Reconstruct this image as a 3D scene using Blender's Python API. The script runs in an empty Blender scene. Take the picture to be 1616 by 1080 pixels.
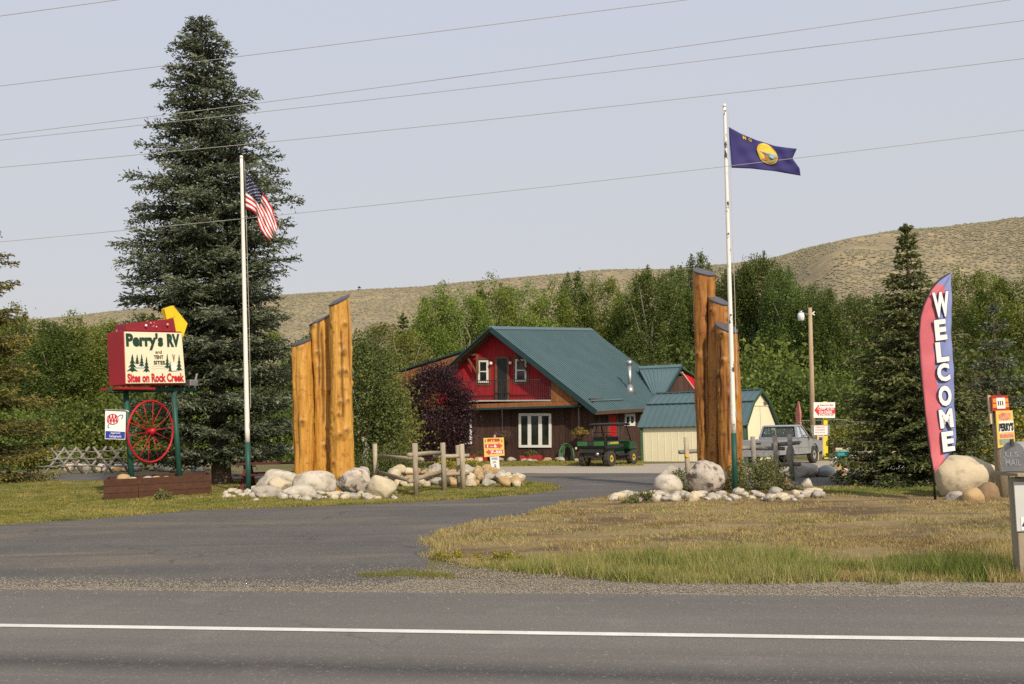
import bpy, bmesh, math, random
import numpy as np
from mathutils import Vector, Matrix, noise

R = math.radians
sc = bpy.context.scene
col = sc.collection
random.seed(7)
rng = np.random.default_rng(7)

# ------------------------------------------------------------------ camera
IW, IH, FPX = 1616.0, 1080.0, 1571.1          # photograph size, focal length in its pixels
CAMH, PITCH, ROLL = 1.65, R(4.87), R(1.2)
cp, sp, cr, sr = math.cos(PITCH), math.sin(PITCH), math.cos(ROLL), math.sin(ROLL)
c_f = Vector((0, cp, sp)); u0 = Vector((0, -sp, cp)); r0 = Vector((1, 0, 0))
c_r = r0 * cr - u0 * sr
c_u = r0 * sr + u0 * cr
CAM = Vector((0, 0, CAMH))
cam_d = bpy.data.cameras.new("camera")
cam_d.sensor_width = 36.0
cam_d.lens = 36.0 * FPX / IW
cam_d.clip_start = 0.1
cam_d.clip_end = 5000
cam = bpy.data.objects.new("camera", cam_d)
col.objects.link(cam)
cam.matrix_world = Matrix(((c_r.x, c_u.x, -c_f.x, CAM.x), (c_r.y, c_u.y, -c_f.y, CAM.y), (c_r.z, c_u.z, -c_f.z, CAM.z), (0, 0, 0, 1)))
sc.camera = cam

# ------------------------------------------------------------------ sky and sun
SUN_EL, SUN_AZ = R(38), R(154)      # azimuth clockwise from +Y (view direction): front right of the scene, behind the camera
world = bpy.data.worlds.new("World"); sc.world = world
world.use_nodes = True
wn = world.node_tree; wn.nodes.clear()
w_out = wn.nodes.new("ShaderNodeOutputWorld"); w_bg = wn.nodes.new("ShaderNodeBackground")
w_sky = wn.nodes.new("ShaderNodeTexSky"); w_sky.sky_type = 'NISHITA'; w_sky.sun_disc = False
w_sky.sun_elevation = SUN_EL; w_sky.sun_rotation = SUN_AZ
w_sky.air_density = 1.0; w_sky.dust_density = 4.0; w_sky.ozone_density = 1.5
w_mix = wn.nodes.new("ShaderNodeMix"); w_mix.data_type = 'RGBA'
w_mix.inputs[0].default_value = 0.86          # smoke haze veils the sky to an even pale grey
w_tc = wn.nodes.new("ShaderNodeTexCoord"); w_sep = wn.nodes.new("ShaderNodeSeparateXYZ"); wn.links.new(w_tc.outputs["Generated"], w_sep.inputs[0])
w_rmp = wn.nodes.new("ShaderNodeValToRGB"); wn.links.new(w_sep.outputs[2], w_rmp.inputs[0])      # smoke is a little warmer low down
w_rmp.color_ramp.elements[0].position = .12; w_rmp.color_ramp.elements[0].color = (5.60, 5.58, 5.72, 1)
w_rmp.color_ramp.elements[1].position = .42; w_rmp.color_ramp.elements[1].color = (5.40, 5.68, 6.45, 1)
wn.links.new(w_rmp.outputs[0], w_mix.inputs[7])
wn.links.new(w_sky.outputs[0], w_mix.inputs[6]); wn.links.new(w_mix.outputs[2], w_bg.inputs[0])
w_bg.inputs[1].default_value = 0.10
wn.links.new(w_bg.outputs[0], w_out.inputs[0])
sun_d = bpy.data.lights.new("sun", 'SUN'); sun_d.energy = 3.6; sun_d.angle = R(2.0); sun_d.color = (1.0, 0.87, 0.69)
sun = bpy.data.objects.new("sun", sun_d); col.objects.link(sun)
sun_dir = Vector((math.sin(SUN_AZ) * math.cos(SUN_EL), math.cos(SUN_AZ) * math.cos(SUN_EL), math.sin(SUN_EL)))
sun.rotation_euler = sun_dir.to_track_quat('Z', 'Y').to_euler()
sun.location = sun_dir * 60
sc.view_settings.view_transform = 'Standard'
sc.view_settings.look = 'None'
sc.view_settings.exposure = 0.27
sc.view_settings.gamma = 1.0
sc.view_settings.use_curve_mapping = False
sc.render.engine = 'CYCLES'
sc.cycles.max_bounces = 5
sc.cycles.diffuse_bounces = 3
sc.cycles.transparent_max_bounces = 8
sc.cycles.use_denoising = False

# ------------------------------------------------------------------ survey helpers: measured photo points -> places on the ground
def ray(px, py):
    return c_f + c_r * ((px - IW / 2) / FPX) + c_u * ((IH / 2 - py) / FPX)
def P(px, py, Y):
    d = ray(px, py); return CAM + d * (Y / d.y)
def G(px, py, z=0.0):
    d = ray(px, py); return CAM + d * ((z - CAMH) / d.z)
def S(Y):
    return FPX / Y
class Plane:
    def __init__(s, o, n):
        s.o = Vector(o); s.n = Vector(n).normalized()
    def pt(s, px, py, off=0.0):
        d = ray(px, py); o = s.o + s.n * off
        return CAM + d * ((o - CAM).dot(s.n) / d.dot(s.n))

# ------------------------------------------------------------------ mesh helpers
ORG = {}
class MB:
    def __init__(s, M=None):
        s.v = []; s.f = []; s.m = []; s.M = M; s.mi = 0
    def add(s, vs, fs):
        b = len(s.v)
        for v in vs:
            v = Vector(v)
            s.v.append(s.M @ v if s.M is not None else v)
        for f in fs:
            s.f.append([b + i for i in f]); s.m.append(s.mi)
        return s
    def box(s, c, d):
        x, y, z = c; a, b, h = d[0] / 2, d[1] / 2, d[2] / 2
        s.add([(x-a,y-b,z-h),(x+a,y-b,z-h),(x+a,y+b,z-h),(x-a,y+b,z-h),(x-a,y-b,z+h),(x+a,y-b,z+h),(x+a,y+b,z+h),(x-a,y+b,z+h)],
              [(3,2,1,0),(4,5,6,7),(0,1,5,4),(1,2,6,5),(2,3,7,6),(3,0,4,7)])
        return s
    def bar(s, p, q, w, h, up=(0, 0, 1)):
        p = Vector(p); q = Vector(q); d = (q - p).normalized(); up = Vector(up)
        sd = d.cross(up)
        if sd.length < 1e-5: sd = d.cross(Vector((0, 1, 0)))
        sd.normalize(); u = sd.cross(d).normalized()
        a = sd * (w / 2); b = u * (h / 2)
        vs = [p-a-b, p+a-b, p+a+b, p-a+b, q-a-b, q+a-b, q+a+b, q-a+b]
        s.add(vs, [(3,2,1,0),(4,5,6,7),(0,1,5,4),(1,2,6,5),(2,3,7,6),(3,0,4,7)])
        return s
    def tube(s, pts, rad, n=8, cap=True):
        pts = [Vector(p) for p in pts]
        if not hasattr(rad, '__len__'): rad = [rad] * len(pts)
        vs = []; fs = []
        ref = None
        for i, p in enumerate(pts):
            d = (pts[min(i+1, len(pts)-1)] - pts[max(i-1, 0)])
            if d.length < 1e-9: d = Vector((0, 0, 1))
            d.normalize()
            if ref is None:
                ref = Vector((1, 0, 0)) if abs(d.x) < .9 else Vector((0, 1, 0))
            a = (ref - d * ref.dot(d)).normalized(); b = d.cross(a); ref = a
            for k in range(n):
                t = 2 * math.pi * k / n
                vs.append(p + (a * math.cos(t) + b * math.sin(t)) * rad[i])
        for i in range(len(pts) - 1):
            for k in range(n):
                k2 = (k + 1) % n
                fs.append((i*n+k, i*n+k2, (i+1)*n+k2, (i+1)*n+k))
        if cap:
            fs.append(tuple(range(n - 1, -1, -1))); fs.append(tuple(range((len(pts)-1)*n, len(pts)*n)))
        s.add(vs, fs); return s
    def prism(s, poly, off):
        n = len(poly); off = Vector(off); poly = [Vector(p) for p in poly]
        vs = poly + [p + off for p in poly]
        fs = [tuple(range(n)), tuple(range(2*n-1, n-1, -1))] + [(i, n+i, n+(i+1)%n, (i+1)%n) for i in range(n)]
        s.add(vs, fs); return s
    def poly(s, pts):
        s.add(pts, [tuple(range(len(pts)))]); return s
    def ellipsoid(s, c, r, nu=12, nv=8):
        c = Vector(c); vs = []; fs = []
        for j in range(nv + 1):
            ph = math.pi * j / nv
            for i in range(nu):
                th = 2 * math.pi * i / nu
                vs.append(c + Vector((r[0]*math.sin(ph)*math.cos(th), r[1]*math.sin(ph)*math.sin(th), r[2]*math.cos(ph))))
        for j in range(nv):
            for i in range(nu):
                fs.append((j*nu+i, (j+1)*nu+i, (j+1)*nu+(i+1)%nu, j*nu+(i+1)%nu))
        s.add(vs, fs); return s

def thing(name, base, label, cat, group=None):
    o = bpy.data.objects.new(name, None); col.objects.link(o)
    o.empty_display_size = .2
    o.location = base; ORG[o.name] = Vector(base)
    tag(o, label, cat, group)
    return o
def tag(o, label=None, cat=None, group=None, kind=None):
    if label: o["label"] = label
    if cat: o["category"] = cat
    if group: o["group"] = group
    if kind: o["kind"] = kind
    return o
def obj(name, mb, mats, parent=None, smooth=False, base=None, bevel=0.0):
    if not isinstance(mats, (list, tuple)): mats = [mats]
    vs = mb.v
    if parent is not None:
        org = ORG[parent.name]
    else:
        if base is None:
            xs = [v.x for v in vs]; ys = [v.y for v in vs]; zs = [v.z for v in vs]
            base = ((min(xs)+max(xs))/2, (min(ys)+max(ys))/2, min(zs))
        org = Vector(base)
    me = bpy.data.meshes.new(name)
    me.from_pydata([tuple(v - org) for v in vs], [], mb.f)
    for m in mats: me.materials.append(m)
    if len(mats) > 1:
        me.polygons.foreach_set("material_index", mb.m)
    if smooth:
        me.polygons.foreach_set("use_smooth", [True] * len(me.polygons))
    me.update()
    o = bpy.data.objects.new(name, me); col.objects.link(o)
    ORG[o.name] = org
    if parent is not None:
        o.parent = parent
    else:
        o.location = org
    if bevel:
        b = o.modifiers.new("bevel", 'BEVEL'); b.width = bevel; b.segments = 2; b.limit_method = 'ANGLE'
    return o
def np_mesh(name, verts, faces, mat, var=None, smooth=False):
    verts = np.asarray(verts, np.float32).reshape(-1, 3); faces = np.asarray(faces, np.int32)
    me = bpy.data.meshes.new(name); k = faces.shape[1]; n = faces.shape[0]
    me.vertices.add(len(verts)); me.vertices.foreach_set("co", verts.ravel())
    me.loops.add(n * k); me.loops.foreach_set("vertex_index", faces.ravel())
    me.polygons.add(n)
    me.polygons.foreach_set("loop_start", np.arange(0, n*k, k, dtype=np.int32))
    me.polygons.foreach_set("loop_total", np.full(n, k, dtype=np.int32))
    if smooth: me.polygons.foreach_set("use_smooth", np.ones(n, bool))
    me.update(calc_edges=True)
    if var is not None:
        a = me.attributes.new("var", 'FLOAT', 'POINT'); a.data.foreach_set("value", np.asarray(var, np.float32))
    for m in (mat if isinstance(mat, list) else [mat]): me.materials.append(m)
    return me
def link_mesh(name, me, parent=None, loc=(0, 0, 0)):
    o = bpy.data.objects.new(name, me); col.objects.link(o)
    if parent is not None: o.parent = parent
    o.location = loc
    return o

_txt = {}
def text_geo(s, bold):
    key = (s, bold)
    if key not in _txt:
        cu = bpy.data.curves.new("t", 'FONT'); cu.body = s; cu.resolution_u = 3; cu.offset = bold; cu.fill_mode = 'FRONT'
        ob = bpy.data.objects.new("t", cu)
        me = bpy.data.meshes.new_from_object(ob)
        vs = [v.co.copy() for v in me.vertices]; fs = [tuple(p.vertices) for p in me.polygons]
        bpy.data.objects.remove(ob); bpy.data.curves.remove(cu); bpy.data.meshes.remove(me)
        x0 = min(v.x for v in vs); x1 = max(v.x for v in vs); y0 = min(v.y for v in vs); y1 = max(v.y for v in vs)
        _txt[key] = ([((v.x-x0)/(x1-x0), (v.y-y0)/(y1-y0)) for v in vs], fs)
    return _txt[key]
def lettering(s, bl, br, tl, mat, parent, n, lift=.006, bold=.02, name="lettering", mb=None):
    """flat letters fitted between three corners, lifted off the board along n"""
    vs, fs = text_geo(s, bold)
    bl = Vector(bl); ex = Vector(br) - bl; ey = Vector(tl) - bl; n = Vector(n).normalized() * lift
    m = mb or MB()
    m.add([bl + ex * x + ey * y + n for x, y in vs], fs)
    return m if mb else obj(name, m, mat, parent)

# ------------------------------------------------------------------ materials
def nd(t, k, **kw):
    n = t.nodes.new(k)
    for a, b in kw.items(): setattr(n, a, b)
    return n
def ramp(t, fac, stops):
    r = nd(t, "ShaderNodeValToRGB")
    el = r.color_ramp.elements
    while len(el) < len(stops): el.new(.5)
    for e, (p, c) in zip(el, stops):
        e.position = p; e.color = (*c, 1) if len(c) == 3 else c
    t.links.new(fac, r.inputs[0]); return r.outputs[0]
def mixc(t, fac, a, b):
    m = nd(t, "ShaderNodeMix", data_type='RGBA')
    if isinstance(fac, (int, float)): m.inputs[0].default_value = fac
    else: t.links.new(fac, m.inputs[0])
    for i, c in ((6, a), (7, b)):
        if isinstance(c, tuple): m.inputs[i].default_value = (*c, 1)
        else: t.links.new(c, m.inputs[i])
    return m.outputs[2]
def noise_tex(t, vec, scale, detail=4, rough=.55, dist=0):
    n = nd(t, "ShaderNodeTexNoise"); n.inputs["Scale"].default_value = scale; n.inputs["Detail"].default_value = detail
    n.inputs["Roughness"].default_value = rough; n.inputs["Distortion"].default_value = dist
    t.links.new(vec, n.inputs["Vector"]); return n.outputs[0]
def coords(t, stretch=None, kind="Object"):
    tc = nd(t, "ShaderNodeTexCoord"); v = tc.outputs[kind]
    if stretch:
        mp = nd(t, "ShaderNodeMapping"); mp.inputs["Scale"].default_value = stretch; t.links.new(v, mp.inputs[0]); v = mp.outputs[0]
    return v
def new_mat(name):
    m = bpy.data.materials.new(name); m.use_nodes = True; t = m.node_tree; t.nodes.clear()
    o = nd(t, "ShaderNodeOutputMaterial"); b = nd(t, "ShaderNodeBsdfPrincipled")
    t.links.new(b.outputs[0], o.inputs[0])
    return m, t, b, o
def bump(t, b, h, strength, dist=.02):
    n = nd(t, "ShaderNodeBump"); n.inputs["Strength"].default_value = strength; n.inputs["Distance"].default_value = dist
    t.links.new(h, n.inputs["Height"]); t.links.new(n.outputs[0], b.inputs["Normal"])
def M(name, c1, c2=None, scale=4, rough=.75, bmp=0, bscale=None, stretch=None, spots=None, metal=0, spec=.3, detail=5, rnd=0):
    """two-tone noise colour; spots = (colour, scale, lo, hi) second layer; rnd = brightness change from object to object"""
    m, t, b, o = new_mat(name)
    v = coords(t, stretch)
    c2 = c2 or tuple(x * .8 for x in c1)
    c = ramp(t, noise_tex(t, v, scale, detail), [(.32, c1), (.68, c2)])
    if spots:
        k = ramp(t, noise_tex(t, v, spots[1], 6, .6), [(spots[2], (0, 0, 0)), (spots[3], (1, 1, 1))])
        c = mixc(t, k, c, spots[0])
    if rnd:
        oi = nd(t, "ShaderNodeObjectInfo")
        mr = nd(t, "ShaderNodeMapRange"); mr.inputs[3].default_value = 1 - rnd; mr.inputs[4].default_value = 1 + rnd
        t.links.new(oi.outputs["Random"], mr.inputs[0])
        h = nd(t, "ShaderNodeHueSaturation"); t.links.new(c, h.inputs["Color"]); t.links.new(mr.outputs[0], h.inputs["Value"]); c = h.outputs[0]
    t.links.new(c, b.inputs["Base Color"])
    b.inputs["Roughness"].default_value = rough; b.inputs["Metallic"].default_value = metal
    b.inputs["Specular IOR Level"].default_value = spec
    if bmp: bump(t, b, noise_tex(t, v, bscale or scale * 4, 6), bmp)
    return m
def foliage(name, cols, trans=.25, rough=.55, rnd=.12, hue=.0):
    """leaf colour from the per-leaf attribute var, with a change from plant to plant"""
    m, t, b, o = new_mat(name)
    at = nd(t, "ShaderNodeAttribute", attribute_name="var")
    n = len(cols)
    c = ramp(t, at.outputs["Fac"], [(i / (n - 1), c) for i, c in enumerate(cols)])
    oi = nd(t, "ShaderNodeObjectInfo")
    mr = nd(t, "ShaderNodeMapRange"); mr.inputs[3].default_value = 1 - rnd; mr.inputs[4].default_value = 1 + rnd
    t.links.new(oi.outputs["Random"], mr.inputs[0])
    h = nd(t, "ShaderNodeHueSaturation"); t.links.new(c, h.inputs["Color"]); t.links.new(mr.outputs[0], h.inputs["Value"])
    if hue:
        m2 = nd(t, "ShaderNodeMapRange"); m2.inputs[3].default_value = .5 - hue; m2.inputs[4].default_value = .5 + hue
        t.links.new(oi.outputs["Random"], m2.inputs[0]); t.links.new(m2.outputs[0], h.inputs["Hue"])
    t.links.new(h.outputs[0], b.inputs["Base Color"]); b.inputs["Roughness"].default_value = rough
    b.inputs["Specular IOR Level"].default_value = .25
    if trans:
        tr = nd(t, "ShaderNodeBsdfTranslucent"); t.links.new(h.outputs[0], tr.inputs[0])
        mx = nd(t, "ShaderNodeMixShader"); mx.inputs[0].default_value = trans
        t.links.new(b.outputs[0], mx.inputs[1]); t.links.new(tr.outputs[0], mx.inputs[2]); t.links.new(mx.outputs[0], o.inputs[0])
    return m
def glass_dark(name, c=(.02, .025, .025)):
    m, t, b, o = new_mat(name)
    v = coords(t)
    t.links.new(ramp(t, noise_tex(t, v, 1.5, 3), [(.4, c), (.7, tuple(x * 2.2 + .004 for x in c))]), b.inputs["Base Color"])
    b.inputs["Roughness"].default_value = .06; b.inputs["Specular IOR Level"].default_value = .6
    return m

white_paint = M("white_paint", (.78, .77, .73), (.70, .69, .65), 3, .5)
dark_metal = M("dark_metal", (.03, .03, .032), (.05, .05, .05), 6, .5)
galv = M("galvanised_metal", (.45, .45, .44), (.34, .34, .33), 8, .35, metal=.8)
weath_wood = M("weathered_wood", (.42, .36, .26), (.28, .235, .17), 3, .85, .5, 14, (6, 6, 1.2), rnd=.15)
grey_wood = M("grey_wood", (.30, .275, .235), (.18, .165, .14), 3, .9, .5, 12, (3, 3, 3), rnd=.15)
black_flat = M("black_plastic", (.012, .012, .013), (.02, .02, .02), 8, .5)
# ================================================================== the setting: ground, road, drive, hill
def asphalt(name, c1, c2, c3, speck=90, bands=None, stains=None, k=.55, crack=None):
    m, t, b, o = new_mat(name)
    v = coords(t)
    c = ramp(t, noise_tex(t, v, .35, 6, .6), [(.3, c1), (.7, c2)])
    if bands:                                   # worn wheel paths lie along the road: local y across the road
        sx = nd(t, "ShaderNodeSeparateXYZ"); t.links.new(v, sx.inputs[0])
        wob = nd(t, "ShaderNodeMath", operation='MULTIPLY_ADD'); t.links.new(noise_tex(t, coords(t, (.25, .25, .25)), 1.0, 4), wob.inputs[0])
        wob.inputs[1].default_value = .5; t.links.new(sx.outputs[1], wob.inputs[2])
        mr = nd(t, "ShaderNodeMapRange"); mr.inputs[1].default_value = bands[0]; mr.inputs[2].default_value = bands[1]
        t.links.new(wob.outputs[0], mr.inputs[0])
        bf = ramp(t, mr.outputs[0], bands[2])
        c = mixc(t, bf, c, bands[3])
    if stains:
        sm = ramp(t, noise_tex(t, coords(t, stains[2]), stains[1], 7, .65, .6), [(stains[3], (0, 0, 0)), (stains[4], (1, 1, 1))])
        c = mixc(t, sm, c, stains[0])
    st_ = noise_tex(t, coords(t, (.06, 1.6, 1)), 1.0, 6, .65)                 # faint lengthwise streaks of wear
    c = mixc(t, ramp(t, st_, [(.42, (.35, .35, .35)), (.52, (0, 0, 0))]), c, tuple(x * .72 for x in c2))
    c = mixc(t, ramp(t, noise_tex(t, v, 1.1, 7, .7), [(.55, (0, 0, 0)), (.75, (.45, .45, .45))]), c, tuple(min(1, x * 1.35) for x in c1))
    sp1 = noise_tex(t, v, speck, 2, .8)
    c = mixc(t, ramp(t, sp1, [(.36, (1, 1, 1)), (.5, (0, 0, 0))]), c, tuple(x * k for x in c1))
    c = mixc(t, ramp(t, noise_tex(t, v, speck * .7, 2, .8), [(.6, (0, 0, 0)), (.74, (1, 1, 1))]), c, c3)
    if crack:
        wv_ = nd(t, "ShaderNodeVectorMath", operation='ADD'); n3 = nd(t, "ShaderNodeTexNoise"); n3.inputs["Scale"].default_value = 1.3; n3.inputs["Detail"].default_value = 6
        t.links.new(v, n3.inputs["Vector"]); sc_ = nd(t, "ShaderNodeVectorMath", operation='SCALE'); sc_.inputs["Scale"].default_value = 1.1
        t.links.new(n3.outputs[1], sc_.inputs[0]); t.links.new(v, wv_.inputs[0]); t.links.new(sc_.outputs[0], wv_.inputs[1])
        vo = nd(t, "ShaderNodeTexVoronoi", feature='DISTANCE_TO_EDGE'); vo.inputs["Scale"].default_value = crack[0]; t.links.new(wv_.outputs[0], vo.inputs["Vector"])
        ck = ramp(t, vo.outputs["Distance"], [(0, (crack[2],) * 3), (crack[1], (0, 0, 0))])
        mk_ = nd(t, "ShaderNodeMath", operation='MULTIPLY'); t.links.new(ck, mk_.inputs[0]); t.links.new(ramp(t, noise_tex(t, v, .5, 3), [(.45, (0, 0, 0)), (.6, (1, 1, 1))]), mk_.inputs[1])
        c = mixc(t, mk_.outputs[0], c, crack[3])
    t.links.new(c, b.inputs["Base Color"]); b.inputs["Roughness"].default_value = .8; b.inputs["Specular IOR Level"].default_value = .3
    bump(t, b, sp1, .5, .008)
    return m
road_mat = asphalt("highway_asphalt", (.178, .163, .146), (.142, .131, .119), (.27, .25, .22), 55,
    bands=(5.0, 11.0, [(0, (.1, .1, .1)), (.26, (.12, .12, .12)), (.325, (1, 1, 1)), (.39, (.1, .1, .1)), (.5, (0, 0, 0)), (.72, (.12, .12, .12)), (.8, (.3, .3, .3)), (1, (0, 0, 0))], (.050, .048, .047)), crack=(.16, .0035, .55, (.05, .048, .046)))
drive_mat = asphalt("driveway_asphalt", (.128, .118, .108), (.084, .079, .076), (.25, .22, .175), 45,
    stains=((.20, .16, .105), .6, (.3, 1.2, 1), .52, .72), crack=(.32, .010, .8, (.035, .033, .03)))
gravel_mat = asphalt("gravel_surface", (.30, .265, .21), (.23, .20, .16), (.42, .38, .31), 28, k=.45)
lot_mat = asphalt("lot_gravel", (.42, .37, .29), (.34, .30, .235), (.5, .46, .38), 18, k=.6)
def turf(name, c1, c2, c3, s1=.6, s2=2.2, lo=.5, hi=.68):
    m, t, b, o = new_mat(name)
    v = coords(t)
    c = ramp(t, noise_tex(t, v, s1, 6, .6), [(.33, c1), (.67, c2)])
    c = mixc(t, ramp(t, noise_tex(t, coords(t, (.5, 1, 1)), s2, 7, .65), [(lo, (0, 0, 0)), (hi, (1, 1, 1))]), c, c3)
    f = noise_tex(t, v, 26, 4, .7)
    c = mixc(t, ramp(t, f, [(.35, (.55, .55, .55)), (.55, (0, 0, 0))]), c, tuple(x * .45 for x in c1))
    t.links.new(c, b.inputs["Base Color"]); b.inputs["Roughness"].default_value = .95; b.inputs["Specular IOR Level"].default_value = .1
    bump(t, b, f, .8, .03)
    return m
ground_mat = turf("dry_ground", (.20, .17, .09), (.14, .13, .06), (.10, .115, .04), .12, .5)
lawn_mat = turf("lawn_turf", (.20, .185, .065), (.13, .145, .04), (.27, .22, .10), .45, 1.1, .5, .66)
dry_mat = turf("dry_turf", (.32, .245, .12), (.225, .165, .085), (.125, .085, .055), .5, .8, .47, .60)
green_mat = turf("shaded_green_turf", (.075, .105, .025), (.10, .125, .035), (.15, .15, .05), .7, 1.6)

def outline(px, jit, seed, step=.5):
    """ground polygon from surveyed corner points, its edge broken up like a grown or worn edge"""
    r = random.Random(seed); pts = [G(x, y) for x, y in px]; out = []
    for i, p in enumerate(pts):
        q = pts[(i + 1) % len(pts)]; L = (q - p).length; n = max(1, min(60, int(L / step)))
        nr = Vector((-(q - p).y, (q - p).x, 0)).normalized()
        for k in range(n):
            w = p.lerp(q, k / n)
            a = jit * (noise.noise(w * 1.3 + Vector((seed, 0, 0))) + .5 * noise.noise(w * 4.1)) + r.uniform(-jit, jit) * .3
            out.append(w + nr * a)
    return out
def sheet(name, px, z, mat, jit=.1, seed=1, step=.5):
    pts = outline(px, jit, seed, step)
    mb = MB(); mb.poly([Vector((p.x, p.y, z)) for p in pts])
    me_o = obj(name, mb, mat, base=(0, 0, 0))
    return tag(me_o, kind="structure"), pts

gm = MB(); N = 24
for j in range(N + 1):
    for i in range(N + 1):
        gm.v.append(Vector((-1500 + 3000 * i / N, -300 + 3000 * j / N, 0)))
for j in range(N):
    for i in range(N):
        a = j * (N + 1) + i; gm.f.append([a, a + 1, a + N + 2, a + N + 1]); gm.m.append(0)
tag(obj("ground", gm, ground_mat, base=(0, 0, 0)), kind="structure")

# highway: a straight strip parallel to its far edge
hw_a, hw_b = G(0, 935), G(1616, 943)
hw_ang = math.atan2(hw_b.y - hw_a.y, hw_b.x - hw_a.x)
ln_a, ln_b = G(0, 989.5), G(1616, 1016.5)
hw_ang = .35 * hw_ang + .65 * math.atan2(ln_b.y - ln_a.y, ln_b.x - ln_a.x)
hw_rot = Matrix.Rotation(-hw_ang, 4, 'Z')
far_y = (hw_rot @ ((hw_a + hw_b) / 2)).y
def hw_strip(name, y0, y1, z, mat, edge=0, seed=0):
    n = 700; mb = MB(); r = random.Random(seed); xs = [-140 + 280 * i / n for i in range(n + 1)]
    for x in xs:
        d = edge * (noise.noise(Vector((x * .8, seed, 0))) + .6 * noise.noise(Vector((x * 3.1, seed, 5))) + r.uniform(-.3, .3))
        mb.v += [Vector((x, y0, z)), Vector((x, y1 + d, z))]
    for i in range(n):
        mb.f.append([2*i, 2*i+2, 2*i+3, 2*i+1]); mb.m.append(0)
    o = obj(name, mb, mat, base=(0, 0, 0)); o.rotation_euler.z = hw_ang
    return tag(o, kind="structure")
hw_strip("gravel_shoulder", far_y - .6, far_y + .95, .006, gravel_mat, .10, 3)
hw_strip("highway", far_y - 11.4, far_y, .018, road_mat, .03, 4)
wl = [(hw_rot @ G(x, y)).y for x, y in ((0, 989.5), (808, 1003), (1616, 1016.5))]
wy = sum(wl) / 3
line_mat = M("road_line_paint", (.72, .71, .66), (.60, .59, .55), 3, .7, .3, 60, spots=((.3, .29, .28), 30, .62, .72))
lm = hw_strip("edge_line", wy - .062, wy + .062, .0225, line_mat, .006, 9)

sheet("gravel_lot", [(560, 752), (1060, 749), (1400, 752), (1640, 768), (1640, 722), (1400, 726), (1100, 731), (870, 735), (560, 741)], .004, lot_mat, .25, 5)
DRIVE = [(-700, 945), (0, 926), (300, 928), (590, 926), (660, 912), (668, 895), (684, 880), (679, 855), (706, 841), (765, 826), (845, 812), (897, 795),
         (961, 784), (1030, 776), (1110, 770), (1250, 766), (1345, 768), (1345, 756), (1180, 751), (1040, 747.5), (812, 747.5), (700, 748), (330, 748), (0, 749), (-700, 757),
         (-700, 772), (0, 759), (200, 759), (330, 758), (560, 757), (700, 760), (824, 762), (860, 764), (880, 769), (862, 776), (824, 781), (710, 790), (560, 797), (305, 806), (163, 818), (0, 829), (-700, 868)]
sheet("driveway", DRIVE, .012, drive_mat, .07, 11, .35)
LAWN = [(-700, 866), (0, 828.5), (163, 817.5), (305, 805.5), (560, 796.5), (710, 789.5), (824, 780.5), (862, 775.5), (879, 769), (860, 764.5), (824, 762.5), (700, 760.5), (560, 757.5), (330, 758.5), (200, 759.5), (0, 759.5), (-700, 772.5)]
_, lawn_edge = sheet("lawn", LAWN, .02, lawn_mat, .12, 12, .35)
FIELD = [(740, 893), (692, 879), (680, 856), (706, 841), (765, 826), (845, 812), (897, 796), (960, 787), (1040, 778), (1300, 772), (1616, 768), (2300, 740), (2300, 898), (1616, 915), (1300, 915), (1000, 914), (880, 904)]
_, field_edge = sheet("dry_field", FIELD, .016, dry_mat, .17, 13, .25)
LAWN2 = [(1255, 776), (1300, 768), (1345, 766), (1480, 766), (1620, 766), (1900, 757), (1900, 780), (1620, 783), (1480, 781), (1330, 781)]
sheet("shaded_lawn", LAWN2, .022, green_mat, .12, 14, .35)  # green lawn with the spruce's shade put into its darker turf colour
VERGE = [(560, 741), (700, 738), (870, 735.5), (1010, 735), (1010, 727), (870, 728), (560, 731)]
sheet("grass_verge", VERGE, .008, lawn_mat, .12, 15)

# ------------------------------------------------------------------ hill behind, in ground polar rows round the road
RIDGE = [(-1400, 498), (-300, 506), (60, 503), (200, 493), (480, 467), (560, 462), (700, 453), (900, 439), (1060, 429), (1150, 420), (1220, 410), (1250, 401), (1290, 389), (1340, 376), (1400, 366), (1500, 358), (1616, 346), (1900, 330), (3000, 340)]
def ridge_y(px):
    for (a, b), (c, d) in zip(RIDGE, RIDGE[1:]):
        if a <= px <= c: return b + (d - b) * (px - a) / (c - a)
    return RIDGE[-1][1]
hv = []; hcols = 260; hrows = 60
def hill_ridge(px):
    k = min(1, max(0, (px - 1190) / 140)); k = k * k * (3 - 2 * k)
    return 470 - 120 * k                                    # the right-hand shoulder stands nearer
H_INFO = []
for i in range(hcols + 1):
    px = -1300 + 4200 * i / hcols
    D = hill_ridge(px); top = P(px, ridge_y(px), D)
    d0 = 150.0
    for j in range(hrows + 1):
        t = j / hrows
        if t <= .75:
            q = t / .75; Y = d0 + (D - d0) * q; z = top.z * (.35 * q + .65 * q * q * (3 - 2 * q)) if q < 1 else top.z
        else:
            q = (t - .75) / .25; Y = D + 260 * q; z = top.z * (1 - .25 * q * q)
        x = top.x * Y / D
        n1 = noise.noise(Vector((x * .012, Y * .012, 0))) * 4 + noise.noise(Vector((x * .04, Y * .04, 3))) * 1.2
        ramp_n = min(1, t / .3) * (1 - .9 * math.exp(-((t - .75) / .09) ** 2))
        hv.append((x, Y, z + n1 * ramp_n - (0.5 if j == 0 else 0)))
hf = [(i*(hrows+1)+j, (i+1)*(hrows+1)+j, (i+1)*(hrows+1)+j+1, i*(hrows+1)+j+1) for i in range(hcols) for j in range(hrows)]
m, t, b, o = new_mat("hill_grass")
v = coords(t)
c = ramp(t, noise_tex(t, v, .02, 6, .6), [(.3, (.40, .32, .175)), (.7, (.305, .25, .142))])
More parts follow.
